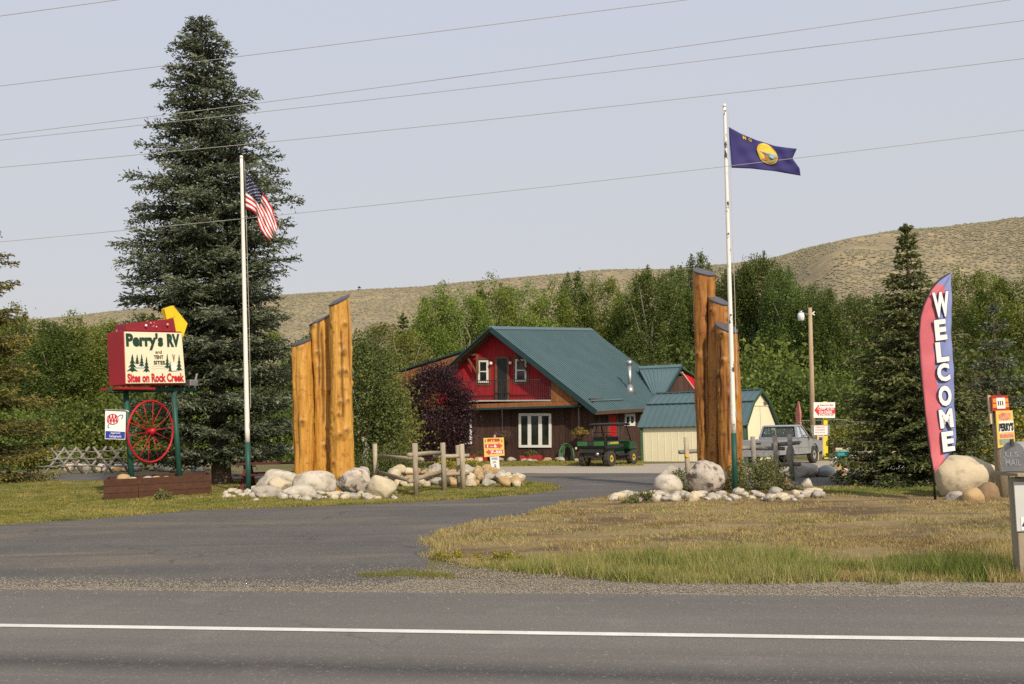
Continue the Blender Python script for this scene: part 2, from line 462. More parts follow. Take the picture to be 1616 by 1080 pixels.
c = mixc(t, ramp(t, noise_tex(t, coords(t, (1, .45, 1)), .16, 7, .7), [(.36, (0, 0, 0)), (.54, (1, 1, 1))]), c, (.245, .21, .145))
c = mixc(t, ramp(t, noise_tex(t, coords(t, (.5, 1, 1)), .05, 5, .6), [(.5, (0, 0, 0)), (.72, (.8, .8, .8))]), c, (.26, .205, .14))
t.links.new(c, b.inputs["Base Color"]); b.inputs["Roughness"].default_value = 1; b.inputs["Specular IOR Level"].default_value = 0
hill_mat = m
hill = link_mesh("hill", np_mesh("hill", hv, hf, hill_mat, smooth=True)); tag(hill, kind="structure")
HV = np.array(hv).reshape(hcols + 1, hrows + 1, 3)
def hill_at(px, t):
    i = (px + 1300) / 4200 * hcols; j = t * hrows
    i0 = int(i); j0 = int(j); fi = i - i0; fj = j - j0
    return HV[i0, j0]*(1-fi)*(1-fj) + HV[i0+1, j0]*fi*(1-fj) + HV[i0, j0+1]*(1-fi)*fj + HV[i0+1, j0+1]*fi*fj
# sagebrush: low grey-green cushions nobody could count
def cushion_cloud(name, pts, size, mat, squash=.7):
    n = len(pts); k = 6
    base = np.array([(math.cos(2*math.pi*i/5), math.sin(2*math.pi*i/5), 0) for i in range(5)] + [(0, 0, 1)])
    fc = np.array([(i, (i+1) % 5, 5) for i in range(5)])
    vs = np.empty((n, 6, 3)); fs = np.empty((n, 5, 3), int)
    for i in range(n):
        s = size[i]; a = rng.uniform(0, 6.28); ca, sa = math.cos(a), math.sin(a)
        bb = base * (s, s * .85, s * squash) * rng.uniform(.75, 1.25, (6, 1))
        vs[i, :, 0] = pts[i][0] + bb[:, 0]*ca - bb[:, 1]*sa; vs[i, :, 1] = pts[i][1] + bb[:, 0]*sa + bb[:, 1]*ca; vs[i, :, 2] = pts[i][2] + bb[:, 2]
        fs[i] = fc + 6 * i
    me = np_mesh(name, vs, fs.reshape(-1, 3), mat, var=np.repeat(rng.uniform(0, 1, n), 6))
    return link_mesh(name, me)
sage_mat = foliage("sagebrush_leaf", [(.18, .172, .11), (.22, .20, .125), (.265, .23, .14)], 0, .9, 0)
pts = []; sz = []
while len(pts) < 42000:
    px = rng.uniform(-100, 1750); tt = rng.uniform(.2, .76)
    p = hill_at(px, tt)
    cl = noise.noise(Vector((p[0] * .03, p[1] * .018, 1))) + .6 * noise.noise(Vector((p[0] * .11, p[1] * .06, 4)))
    if .7 * cl < rng.uniform(-.55, .35) + (.5 if tt > .69 else 0): continue
    pts.append(p); sz.append(rng.uniform(.2, .65) * (1.3 if rng.uniform() < .1 else 1))
tag(cushion_cloud("sagebrush", pts, sz, sage_mat), "grey-green sagebrush dotted over the dry hill", "sagebrush", kind="stuff")

# ------------------------------------------------------------------ loose stones of the shoulder
def stones_mesh(name, pts, size, mat):
    o8 = np.array([(1,0,0),(0,1,0),(-1,0,0),(0,-1,0),(0,0,1),(0,0,-1)], float)
    f8 = np.array([(0,1,4),(1,2,4),(2,3,4),(3,0,4),(1,0,5),(2,1,5),(3,2,5),(0,3,5)])
    n = len(pts); pts = np.asarray(pts); size = np.asarray(size)
    vs = pts[:, None, :] + o8[None] * size[:, None, None] * rng.uniform(.6, 1.3, (n, 6, 1)) * np.array([1, 1, .7])
    fs = f8[None] + 6 * np.arange(n)[:, None, None]
    return link_mesh(name, np_mesh(name, vs, fs.reshape(-1, 3), mat, var=np.repeat(rng.uniform(0, 1, n), 6)))
stone_mat = foliage("loose_stone", [(.13, .115, .095), (.21, .18, .14), (.27, .235, .185), (.34, .305, .245)], 0, .9, 0)
hw_inv = Matrix.Rotation(hw_ang, 4, 'Z')
pts = []; sz = []
for _ in range(24000):
    x = rng.uniform(-9, 10); y = far_y + rng.triangular(-.12, .25, .98)
    w = hw_inv @ Vector((x, y, 0)); pts.append((w.x, w.y, .012 if y > far_y else .02)); sz.append(rng.uniform(.004, .012))
for _ in range(900):
    x = rng.uniform(-9, 10); y = far_y - abs(rng.normal(0, .45))
    w = hw_inv @ Vector((x, y, 0)); pts.append((w.x, w.y, .02)); sz.append(rng.uniform(.004, .011))
for _ in range(1300):
    w = G(rng.uniform(-50, 760), rng.uniform(812, 930)); pts.append((w.x, w.y, .014)); sz.append(rng.uniform(.003, .009))
for _ in range(6500):
    a = rng.normal(0, 1); w = G(800 + 120 * a, 909 + rng.normal(0, 8)); pts.append((w.x, w.y, .016)); sz.append(rng.uniform(.004, .011))
tag(stones_mesh("shoulder_gravel", pts, sz, stone_mat), "loose tan gravel along the edge of the highway", "gravel", kind="stuff")

# ------------------------------------------------------------------ grass
def in_poly(x, y, poly):
    ins = np.zeros(len(x), bool); n = len(poly)
    for i in range(n):
        x1, y1 = poly[i]; x2, y2 = poly[(i+1) % n]
        c = ((y1 > y) != (y2 > y)) & (x < (x2 - x1) * (y - y1) / ((y2 - y1) if y2 != y1 else 1e-9) + x1)
        ins ^= c
    return ins
def blades(name, px_poly, n, h, mat, label, w=.006, clump=0, seed=1, varf=None, z=.015, bend=.5, mask=None, holes=()):
    g = np.random.default_rng(seed)
    poly = [(G(x, y).x, G(x, y).y) for x, y in px_poly]
    X = np.empty(0); Y = np.empty(0)
    pxs = np.array(px_poly)
    while len(X) < n:                                  # sampled denser towards the viewer
        a = g.uniform(max(pxs[:, 0].min(), -60), min(pxs[:, 0].max(), 1690), n); bq = g.uniform(pxs[:, 1].min(), pxs[:, 1].max(), n)
        ok = in_poly(a, bq, px_poly)
        for hp in holes: ok &= ~in_poly(a, bq, hp)
        a, bq = a[ok], bq[ok]
        yh = 674 - (a - 808) * math.tan(ROLL)
        Yd = FPX * CAMH / (bq - yh)
        x = (a - 808) / FPX * Yd; X = np.append(X, x); Y = np.append(Y, Yd)
    X = X[:n]; Y = Y[:n]
    tone = np.zeros(n); hf_ = np.ones(n)
    if clump:                                          # blades stand in tufts of their own height and tone
        nc = n // 26; pick = g.integers(0, nc, n); st = g.normal(0, .28, nc); sh = g.uniform(.45, 1.35, nc)
        X = X[:nc][pick] + g.normal(0, clump, n); Y = Y[:nc][pick] + g.normal(0, clump, n); tone = st[pick]; hf_ = sh[pick]
    if mask is not None:
        k = np.array([mask(x, y) for x, y in zip(X, Y)]); keep = g.uniform(0, 1, n) < k; X, Y, tone, hf_ = X[keep], Y[keep], tone[keep], hf_[keep]; n = len(X)
    hh = g.uniform(h[0], h[1], n) * np.array([.75 + .6 * noise.noise(Vector((x * .9, y * .9, seed))) for x, y in zip(X, Y)])
    hh = np.clip(hh * hf_, h[0] * .5, h[1] * 1.4)
    an = g.uniform(0, 6.283, n); ln = hh * g.uniform(.1, bend, n); a2 = g.uniform(0, 6.283, n)
    ww = w * g.uniform(.6, 1.4, n) * np.clip(Y / 14, .8, 2.4)
    vs = np.empty((n, 3, 3))
    vs[:, 0] = np.stack([X - np.cos(an)*ww, Y - np.sin(an)*ww, np.full(n, z)], 1)
    vs[:, 1] = np.stack([X + np.cos(an)*ww, Y + np.sin(an)*ww, np.full(n, z)], 1)
    vs[:, 2] = np.stack([X + np.cos(a2)*ln, Y + np.sin(a2)*ln, z + hh], 1)
    var = np.clip(np.array([.5 + .55 * noise.noise(Vector((x * .5, y * .5, seed + 3))) for x, y in zip(X, Y)]) + g.normal(0, .13, n) + tone, 0, 1)
    me = np_mesh(name, vs, np.arange(n * 3).reshape(n, 3), mat, var=np.repeat(var, 3))
    o = link_mesh(name, me); return tag(o, label, "grass", kind="stuff")
dry_blade = foliage("dry_grass_blade", [(.19, .13, .058), (.37, .28, .115), (.48, .38, .17), (.20, .21, .062)], .2, .8, 0)
green_blade = foliage("green_grass_blade", [(.12, .165, .034), (.21, .245, .055), (.31, .305, .09), (.46, .39, .18)], .3, .7, 0)
lawn_blade = foliage("lawn_grass_blade", [(.10, .13, .022), (.18, .185, .036), (.29, .25, .065), (.37, .30, .10)], .25, .75, 0)
fieldmask = lambda x, y: min(1, max(.03, .42 + 1.7 * noise.noise(Vector((x * .38, y * .8, 8))) + .9 * noise.noise(Vector((x * 1.7, y * 2.6, 2)))))
blades("dry_grass", FIELD, 210000, (.015, .075), dry_blade, "short dry straw-coloured grass of the field beside the highway", .005, seed=21, clump=.07, bend=1.3, mask=fieldmask)
TALL = [(740, 893), (840, 884), (1000, 872), (1300, 876), (1480, 882), (1560, 892), (1575, 912), (1540, 917), (1300, 918), (1000, 917), (880, 907), (790, 899)]
tallmask = lambda x, y: min(1, max(.02, .38 + 1.9 * noise.noise(Vector((x * .55, y * .9, 18))) + .7 * noise.noise(Vector((x * 2.2, y * 2.2, 28)))))
blades("tall_grass", TALL, 80000, (.07, .26), green_blade, "taller green grass along the gravel shoulder", .0045, seed=22, clump=.06, bend=.8, mask=tallmask)
blades("lawn_grass", LAWN, 110000, (.02, .055), lawn_blade, "mown yellow-green lawn round the signs and logs", .006, seed=23, clump=.1, bend=1.1, z=.02)
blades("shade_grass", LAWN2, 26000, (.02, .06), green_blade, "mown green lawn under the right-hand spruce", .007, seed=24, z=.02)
blades("verge_grass", [(560, 740), (700, 737.5), (870, 735), (1010, 735), (1010, 728), (870, 728), (560, 731)], 9000, (.03, .1), lawn_blade, "rough grass along the foot of the house wall", .012, seed=25, z=.008)
blades("straw_tuft_grass", [(1530, 888), (1580, 872), (1700, 872), (1700, 917), (1540, 917)], 5200, (.15, .42), dry_blade, "tall straw-coloured grass round the mailbox post", .004, seed=26, bend=.45)
blades("drive_edge_grass", [(560, 905), (640, 898), (700, 905), (720, 912), (640, 908), (570, 910)], 1500, (.02, .06), lawn_blade, "thin line of grass growing across the drive edge", .005, seed=27)

def edge_tufts(name, edge, n, h, mat, label, seed, spread=.14, w=.006):
    """tufts that straggle over the edge of a grown sheet"""
    g = np.random.default_rng(seed); E = np.array([(p.x, p.y) for p in edge])
    vis = (E[:, 1] < 36) & (np.abs(E[:, 0]) < E[:, 1] * .58 + 1); idx = np.nonzero(vis)[0]
    k = g.choice(idx, n); nx = (k + 1) % len(E); q = g.uniform(0, 1, n)[:, None]
    c = E[k] * (1 - q) + E[nx] * q; keep = np.linalg.norm(E[k] - E[nx], axis=1) < 1.2
    c = c[keep]; n = len(c)
    dens = np.array([noise.noise(Vector((x * 1.6, y * 1.6, seed))) for x, y in c]); kp = g.uniform(-.5, .6, n) < dens; c = c[kp]; n = len(c)
    c = c + g.normal(0, spread, (n, 2)) * g.uniform(.2, 1, (n, 1))
    hh = g.uniform(h[0], h[1], n); an = g.uniform(0, 6.283, n); a2 = g.uniform(0, 6.283, n); ln = hh * g.uniform(.1, .8, n); ww = w * g.uniform(.6, 1.4, n) * np.clip(c[:, 1] / 14, .8, 2.2)
    vs = np.empty((n, 3, 3)); z = np.full(n, .012)
    vs[:, 0] = np.stack([c[:, 0] - np.cos(an)*ww, c[:, 1] - np.sin(an)*ww, z], 1); vs[:, 1] = np.stack([c[:, 0] + np.cos(an)*ww, c[:, 1] + np.sin(an)*ww, z], 1)
    vs[:, 2] = np.stack([c[:, 0] + np.cos(a2)*ln, c[:, 1] + np.sin(a2)*ln, z + hh], 1)
    return tag(link_mesh(name, np_mesh(name, vs, np.arange(n * 3).reshape(n, 3), mat, var=np.repeat(g.uniform(0, 1, n), 3))), label, "grass", kind="stuff")
edge_tufts("field_edge_grass", field_edge, 26000, (.02, .09), dry_blade, "ragged dry grass straggling over the field's edge", 41, .11)
edge_tufts("lawn_edge_grass", lawn_edge, 30000, (.02, .07), lawn_blade, "ragged grass along the lawn edge at the drive", 42, .10)
pts = []; sz = []
E_ = [p for p in field_edge if p.y < 30 and abs(p.x) < 12]
for _ in range(7000):
    p = E_[rng.integers(len(E_))]; pts.append((p.x + rng.normal(0, .16), p.y + rng.normal(0, .16), .016)); sz.append(rng.uniform(.004, .012))
tag(stones_mesh("edge_gravel", pts, sz, stone_mat), "scattered grit along the ragged edge of the drive", "gravel", kind="stuff")
# weeds scattered over the dry field
blades("field_weed", FIELD, 16000, (.03, .09), green_blade, "scattered green weeds in the dry field", .007, seed=29, mask=lambda x, y: max(0, min(1, 2.6 * noise.noise(Vector((x * .9, y * 1.3, 51))) - .55)))
# ================================================================== vegetation
def unit(a):
    return a / np.maximum(np.linalg.norm(a, axis=1, keepdims=True), 1e-9)
def leaf_quads(C, size, g, aspect=.62, axis=None, flat=0.0):
    """diamond leaves: C centres (N,3), size (N,), axis optional long direction"""
    n = len(C)
    a = unit(g.normal(0, 1, (n, 3))) if axis is None else unit(axis)
    r = g.normal(0, 1, (n, 3))
    if flat: r[:, :2] *= (1 - flat)
    b = unit(np.cross(a, np.cross(unit(r), a)))
    s = size[:, None]
    v = np.stack([C - a * s * .5, C + b * s * .5 * aspect, C + a * s * .5, C - b * s * .5 * aspect], 1)
    return v.reshape(-1, 3), np.arange(n * 4).reshape(n, 4)
bark_mat = M("cottonwood_bark", (.27, .235, .18), (.16, .14, .11), 6, .9, .6, 20, (4, 4, 1))
spruce_bark = M("spruce_bark", (.17, .125, .085), (.09, .07, .05), 5, .95, .8, 18, (3, 3, 1))
pale_bark = M("pale_bark", (.62, .58, .50), (.42, .38, .32), 4, .85, .3, 20, (4, 4, 1.5), spots=((.03, .028, .025), 7, .62, .68))

def poplar_meshes(seed, H=13.0, Rc=2.9, shoots=120, per=300, leaf=.17, mat=None, skirt=.1, spire=.5):
    g = np.random.default_rng(seed); r = random.Random(seed)
    wood = MB()
    tp = [Vector((0, 0, -.1))]
    for i in range(1, 9):
        tp.append(Vector((r.uniform(-.12, .12) * i * .5, r.uniform(-.12, .12) * i * .5, H * .76 * i / 8)))
    wk = min(1, H / 11)
    wood.tube(tp, [(.24 * (1 - .88 * i / 8) + .02) * wk for i in range(9)], 8)
    for i in range(13):
        h = r.uniform(.16, .55) * H; a = r.uniform(0, 6.28); L = r.uniform(.5, .95) * Rc
        b0 = tp[min(7, int(h / (H * .76) * 8))].copy(); b0.z = h
        d = Vector((math.cos(a), math.sin(a), 0))
        up = r.uniform(.8, 1.7)
        wood.tube([b0, b0 + d * L * .45 + Vector((0, 0, L * up * .5)), b0 + d * L * .75 + Vector((0, 0, L * up * .95))], [.085 * wk, .05 * wk, .014 * wk], 5)
    C = []; V = []; SZ = []; AX = []
    for i in range(shoots):
        rr = Rc * math.sqrt(r.uniform(0.02, 1)); a = r.uniform(0, 6.28)
        ztop = H * (1 - (.42 + .2 * (1 - spire)) * (rr / Rc) ** 2) * r.uniform(.93, 1.03 - .02 * (1 - spire))
        zlow = H * skirt + H * .08 * r.random()
        L = r.uniform(1.2, 3.4) if r.random() < spire else r.uniform(.9, 1.7)
        zt = ztop if r.random() < .42 else r.uniform(zlow + L * .6, ztop)
        lean = .16 * rr / Rc + r.uniform(-.08, .08)
        d = np.array([math.cos(a) * lean, math.sin(a) * lean, 1.0])
        tip = np.array([math.cos(a) * rr, math.sin(a) * rr, zt])
        n = int(per * r.uniform(.6, 1.3) * (.6 + .4 * L / 2.4))
        q = g.beta(1.1, 1.3, n)                              # 0 tip .. 1 foot of the shoot
        sig = (.05 + .40 * q * (1.25 - .55 * q)) if L > 1.75 else (.22 + .34 * q)
        c = tip[None] - d[None] * (q * L)[:, None] + g.normal(0, 1, (n, 3)) * sig[:, None] * np.array([1, 1, .55])
        C.append(c); V.append(np.clip(g.normal(.5 + r.uniform(-.22, .22), .2, n), 0, 1)); SZ.append(leaf * g.uniform(.55, 1.25, n))
    C = np.concatenate(C); V = np.concatenate(V); SZ = np.concatenate(SZ)
    vs, fs = leaf_quads(C, SZ, g, .7)
    return wood, np_mesh("crown", vs, fs, mat, var=np.repeat(V, 4))

def bush_mesh(seed, rx, ry, h, clumps, per, leaf, mat, low=0.0, upright=.0, crown_pow=2.0):
    g = np.random.default_rng(seed)
    C = []; V = []; SZ = []
    for i in range(clumps):
        d = g.normal(0, 1, 3); d /= np.linalg.norm(d); d[2] = abs(d[2]) if low == 0 else d[2]
        k = g.uniform(.35, 1) ** .5
        c0 = np.array([d[0] * rx, d[1] * ry, low * h + (h * (1 - low)) * (.5 + .5 * d[2] if low else d[2])]) * np.array([k, k, k if not low else 1])
        n = int(per * g.uniform(.6, 1.4)); s = min(rx, h) * g.uniform(.13, .24)
        c = c0 + g.normal(0, 1, (n, 3)) * s * np.array([1, 1, .85 + upright])
        C.append(c); V.append(np.clip(g.normal(.5 + g.uniform(-.25, .25), .2, n), 0, 1)); SZ.append(leaf * g.uniform(.6, 1.3, n))
    C = np.concatenate(C); C[:, 2] = np.maximum(C[:, 2], .03); V = np.concatenate(V); SZ = np.concatenate(SZ)
    vs, fs = leaf_quads(C, SZ, g, .65)
    return np_mesh("foliage", vs, fs, mat, var=np.repeat(V, 4))

def spruce_meshes(seed, H, prof, mat, levels=46, per=8, tuft=.11, clear=.05, gap=.0, droop=.25, dens=1.0, lobe=.55, plume=0, whorl=.42):
    """prof(t): branch length at height fraction t"""
    g = np.random.default_rng(seed); r = random.Random(seed)
    wood = MB(); wood.tube([(0, 0, -.15), (0, 0, .25), (0, 0, H * .5), (0, 0, H * .9), (0, 0, H)], [.026 * H + .05, .019 * H + .03, .011 * H, .004 * H, .008], 10)
    C = []; A = []; V = []; SZ = []
    for lv in range(levels):
        t = clear + (1 - clear) * (lv / levels) ** 1.05
        if t > .985: continue
        z0 = H * t + (1 - lv % 3) * whorl * H / levels                # boughs gather in whorls
        nb = max(4, int(per * (1 - .35 * t)))
        a0 = r.uniform(0, 6.28); wh = (.80, 1.06, 1.0)[lv % 3] * r.uniform(.9, 1.1)
        for k in range(nb):
            if r.random() < gap: continue
            a = a0 + 6.283 * (k + r.uniform(-.3, .3)) / nb
            L = prof(t) * r.uniform(.70, 1.12) * wh * (1 + lobe * noise.noise(Vector((math.cos(a) * 1.5, math.sin(a) * 1.5, z0 * .62 + seed)))) + .05
            L = min(L, prof(t) * 1.13 + .05)
            if L < .08: continue
            dr = droop * (1 - t) ** .8 - .42 * t ** 2.2          # lower boughs droop, the top ones rise
            dx, dy = math.cos(a), math.sin(a)
            def at(q):
                return np.array([dx * L * q, dy * L * q, z0 - dr * L * (q - .8 * q * q) * 1.9 + r.uniform(-.02, .02)])
            wood.tube([at(0), at(.5), at(.95)], [.018 + .008 * L, .012 + .004 * L, .006], 4, False)
            nt = max(3, int(L / .105 * dens)); side = np.array([-dy, dx, 0])
            bv = r.uniform(-.15, .15)
            for i in range(nt):
                q = .14 + .86 * (i + r.random()) / nt
                p = at(q); tl = min(.75, (.20 * min(1, .35 + L / .6) + .42 * L * (1 - q) ** .7)) * r.uniform(.6, 1.15) * (.5 + .5 * min(1, q / .3))
                for sgn in (-1, 1):
                    dv = side * sgn * r.uniform(.65, 1) + np.array([dx, dy, 0]) * r.uniform(.45, .95); dv[2] += (r.uniform(-.6, .45) if plume else r.uniform(-.45, .14) - .1 * (1 - t))
                    dv /= np.linalg.norm(dv)
                    m_ = max(2, int(tl / (tuft * .62)))
                    s_ = (np.arange(m_) + g.uniform(0, 1, m_)) / m_ * tl
                    C.append(p[None] + dv[None] * s_[:, None] + g.normal(0, .022, (m_, 3)))
                    A.append(dv[None] + g.normal(0, .30, (m_, 3)))
                    V.append(np.clip(.28 + .5 * q * (.55 + .45 * s_ / tl) + bv + g.normal(0, .13, m_), 0, 1))  # paler needle tips, plus crown shade put into the inner needles' colour
                    SZ.append(tuft * g.uniform(.7, 1.35, m_))
            m_ = 5                                                   # bough tip
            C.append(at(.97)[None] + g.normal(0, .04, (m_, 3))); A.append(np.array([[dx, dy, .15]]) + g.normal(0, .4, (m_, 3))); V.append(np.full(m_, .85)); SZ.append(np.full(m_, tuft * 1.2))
    if plume:                                                     # several bare leaders stand up from the top
        for k in range(5):
            a = r.uniform(0, 6.28); rr_ = r.uniform(.1, .45); z1 = H * r.uniform(.965, 1.01)
            wood.tube([(0, 0, H * .9), (math.cos(a) * rr_ * .7, math.sin(a) * rr_ * .7, H * .95), (math.cos(a) * rr_, math.sin(a) * rr_, z1)], [.02, .014, .006], 4)
            n = 70; q = g.uniform(.2, .85, n); C.append(np.stack([np.full(n, math.cos(a) * rr_) * (.6 + .4 * q) + g.normal(0, .05, n), np.full(n, math.sin(a) * rr_) * (.6 + .4 * q) + g.normal(0, .05, n), H * .93 + (z1 - H * .93) * q], 1)); A.append(np.tile([0, 0, .8], (n, 1)) + g.normal(0, .5, (n, 3))); V.append(g.uniform(.3, .8, n)); SZ.append(np.full(n, tuft * .7))
    n = 160; q = g.uniform(0, 1, n)                                # leader
    C.append(np.stack([g.normal(0, .03, n), g.normal(0, .03, n), H * (.93 + .068 * q)], 1)); A.append(np.tile([0, 0, 1.], (n, 1)) + g.normal(0, .5, (n, 3))); V.append(g.uniform(.3, .8, n)); SZ.append(np.full(n, tuft * .8))
    C = np.concatenate(C); A = np.concatenate(A); V = np.concatenate(V); SZ = np.concatenate(SZ)
    asp = .30 if plume else .36
    v1, f1 = leaf_quads(C, SZ, g, asp, A)
    v2, f2 = leaf_quads(C, SZ * .9, g, asp, A + g.normal(0, .35, A.shape))
    vs = np.concatenate([v1, v2]); fs = np.concatenate([f1, f2 + len(v1)])
    return wood, np_mesh("crown", vs, fs, mat, var=np.concatenate([np.repeat(V, 4)] * 2)), len(fs)

def plant(name, base, label, cat, wood, crown, bark, scale=(1, 1, 1), rot=0, group=None, tilt=(0, 0), woodname="trunk", crownname="crown"):
    t = thing(name, base, label, cat, group)
    t.rotation_euler = (tilt[0], tilt[1], rot); t.scale = scale
    if wood is not None:
        if isinstance(wood, MB):
            me = bpy.data.meshes.new(woodname); me.from_pydata([tuple(v) for v in wood.v], [], wood.f); me.materials.append(bark)
            me.polygons.foreach_set("use_smooth", [True] * len(me.polygons))
            wood.me = me
        link_mesh(woodname, wood.me if isinstance(wood, MB) else wood, t)
    link_mesh(crownname, crown, t)
    return t

cw_leaf = foliage("cottonwood_leaf", [(.066, .096, .018), (.14, .19, .034), (.23, .275, .052), (.345, .36, .095)], .45, .5, .2, .012)
ly_leaf = foliage("yellowing_leaf", [(.09, .115, .022), (.15, .17, .034), (.22, .22, .048), (.30, .265, .07)], .3, .5, .15, .01)
dk_leaf = foliage("dark_leaf", [(.046, .074, .017), (.092, .136, .03), (.152, .198, .046), (.235, .27, .078)], .45, .5, .2, .012)
POP = []
for k, (sd, Rc, mt, spi) in enumerate([(101, 3.0, cw_leaf, .45), (102, 3.5, cw_leaf, .1), (103, 2.6, dk_leaf, .8), (104, 3.5, dk_leaf, .15), (105, 3.3, ly_leaf, .1)]):
    POP.append(poplar_meshes(sd, 13.0, Rc, 150, 300, .15, mt, .1, spi))
def poplar(px, ytop, Y, kind, wid, label, group="cottonwood trees along the creek"):
    top = P(px, ytop, Y); s = top.z / 12.5
    w, c = POP[kind]
    if not hasattr(w, "me"): pass
    plant("cottonwood_tree", (top.x, Y, 0), label, "tree", w if not hasattr(w, "me") else w.me, c, bark_mat, (wid, wid, s), random.uniform(0, 6.28), group)
ROW = [
 (-40, 478, 66, 1, 1.0, "dark cottonwood cut by the left picture edge behind the golden spruce"),
 (28, 487, 62, 0, .9, "cottonwood just right of the golden-green spruce at the left"),
 (84, 512, 58, 2, .9, "lower dark cottonwood between golden spruce and red sign"),
 (125, 499, 60, 0, .95, "cottonwood standing behind the pole buck fence, left of red sign"),
 (168, 503, 64, 1, .9, "cottonwood directly left of the red sign cabinet"),
 (225, 500, 66, 2, 1.0, "cottonwood half hidden by red sign and tall spruce"),
 (300, 500, 70, 0, 1.1, "cottonwood mostly hidden behind the tall spruce trunk"),
 (420, 520, 72, 1, 1.1, "cottonwood behind the left flagpole"),
 (500, 528, 72, 2, 1.0, "cottonwood mostly hidden behind the three left logs"),
 (572, 536, 60, 4, .75, "small yellow-green tree just right of the left logs"),
 (606, 508, 66, 4, .85, "pale yellow-green tree between left logs and house roof"),
 (640, 520, 60, 4, .7, "yellowing bushy tree over the left end of the house"),
 (688, 452, 74, 0, 1.0, "bright green cottonwood over the left wing of the house"),
 (735, 456, 72, 1, .9, "cottonwood left of the house gable peak"),
 (776, 441, 76, 0, 1.0, "cottonwood straight above the house gable peak"),
 (822, 444, 78, 1, 1.0, "cottonwood just right of the house gable peak"),
 (872, 447, 80, 0, 1.0, "cottonwood above the left half of the teal roof"),
 (905, 437, 82, 2, .85, "spired cottonwood above the middle of the teal roof"),
 (945, 433, 82, 1, .95, "tall spired cottonwood above the right end of the ridge"),
 (992, 446, 80, 0, .9, "cottonwood above the stove pipe"),
 (1030, 426, 76, 3, 1.0, "broad dark cottonwood left of the tallest right log"),
 (1064, 428, 78, 2, .9, "dark cottonwood touching the tallest right log on its left"),
 (1102, 408, 84, 2, .9, "thin-topped cottonwood rising behind the tallest right log"),
 (1135, 428, 76, 3, .9, "dark cottonwood between right logs and flagpole"),
 (1168, 426, 74, 2, .9, "dark cottonwood just right of the bare upper flagpole"),
 (1200, 404, 74, 3, .95, "tallest spired cottonwood right of the flagpole"),
 (1232, 428, 70, 2, .85, "dark cottonwood left of the yard light pole"),
 (1262, 448, 68, 3, .85, "dark cottonwood straight behind the yard light"),
 (1302, 462, 66, 2, .8, "low dark cottonwood right of the yard light pole"),
 (1345, 466, 70, 3, .9, "low cottonwood with a bare pale limb left of the slim spruce"),
 (1392, 470, 72, 2, .9, "low cottonwood close on the left of the slim spruce"),
 (1470, 462, 70, 3, .9, "low cottonwood behind the feather banner"),
 (1520, 423, 64, 1, .85, "round-topped green cottonwood right of the feather banner"),
 (1566, 440, 60, 0, .8, "green cottonwood above the painted roadside boards"),
 (1606, 428, 58, 1, .9, "green cottonwood at the right picture edge above mailbox"),
 (1665, 432, 60, 0, 1.0, "cottonwood cut by the right picture edge"),
]
for i, (px, yt, Y, k, w, lb) in enumerate(ROW):
    poplar(px, yt, Y, k, w, lb)
# understorey along the creek: one mass
und = [bush_mesh(301 + i, 2.6, 2.0, 3.2, 60, 170, .17, mt) for i, mt in enumerate((dk_leaf, cw_leaf, dk_leaf))]
UND = [(-60, 56, 1.1), (10, 54, 1.0), (60, 52, .9), (110, 55, 1.0), (150, 56, 1.2), (205, 58, 1.2), (260, 60, 1.2), (330, 60, 1.2), (400, 62, 1.2), (470, 60, 1.1), (520, 56, 1.0), (575, 54, .9),
       (610, 58, 1.2), (1090, 62, 1.2), (1130, 60, 1.3), (1180, 62, 1.5), (1225, 60, 1.4), (1265, 60, 1.5), (1300, 58, 1.2), (1335, 62, 1.4), (1370, 60, 1.3), (1415, 62, 1.4), (1470, 60, 1.4), (1520, 56, 1.2), (1560, 50, 1.1), (1600, 48, 1.2), (1650, 48, 1.2),
       (1150, 66, 2.0), (1245, 66, 2.1), (1310, 66, 2.0), (1400, 68, 2.1), (90, 60, 1.7), (170, 62, 1.8), (20, 60, 1.7), (560, 60, 1.5), (1540, 58, 1.8), (1620, 55, 1.7)]
def und_where(px):
    return ("left of the red sign" if px < 180 else "behind the tall spruce" if px < 450 else "behind the left logs" if px < 640 else "behind the right logs and shed" if px < 1210 else "behind pickup and yard light" if px < 1345 else "behind the slim spruce and banner" if px < 1510 else "behind the painted roadside boards")
ORD = ["leftmost", "second from left", "third from left", "fourth from left", "fifth from left", "sixth from left", "seventh from left", "eighth from left", "ninth from left"]
for i, (px, Y, s) in enumerate(UND):
    b = P(px, 700, Y); where = und_where(px)
    rank = sorted(q for q, _, _ in UND if und_where(q) == where).index(px)
    o = link_mesh("creek_bush", und[i % 3]); o.location = (b.x, Y, -.1); o.rotation_euler.z = random.uniform(0, 6.28); o.scale = (s, s, s)
    tag(o, "dense green creek bush, " + ORD[rank] + " of those " + where, "bush", "creek bushes " + where)

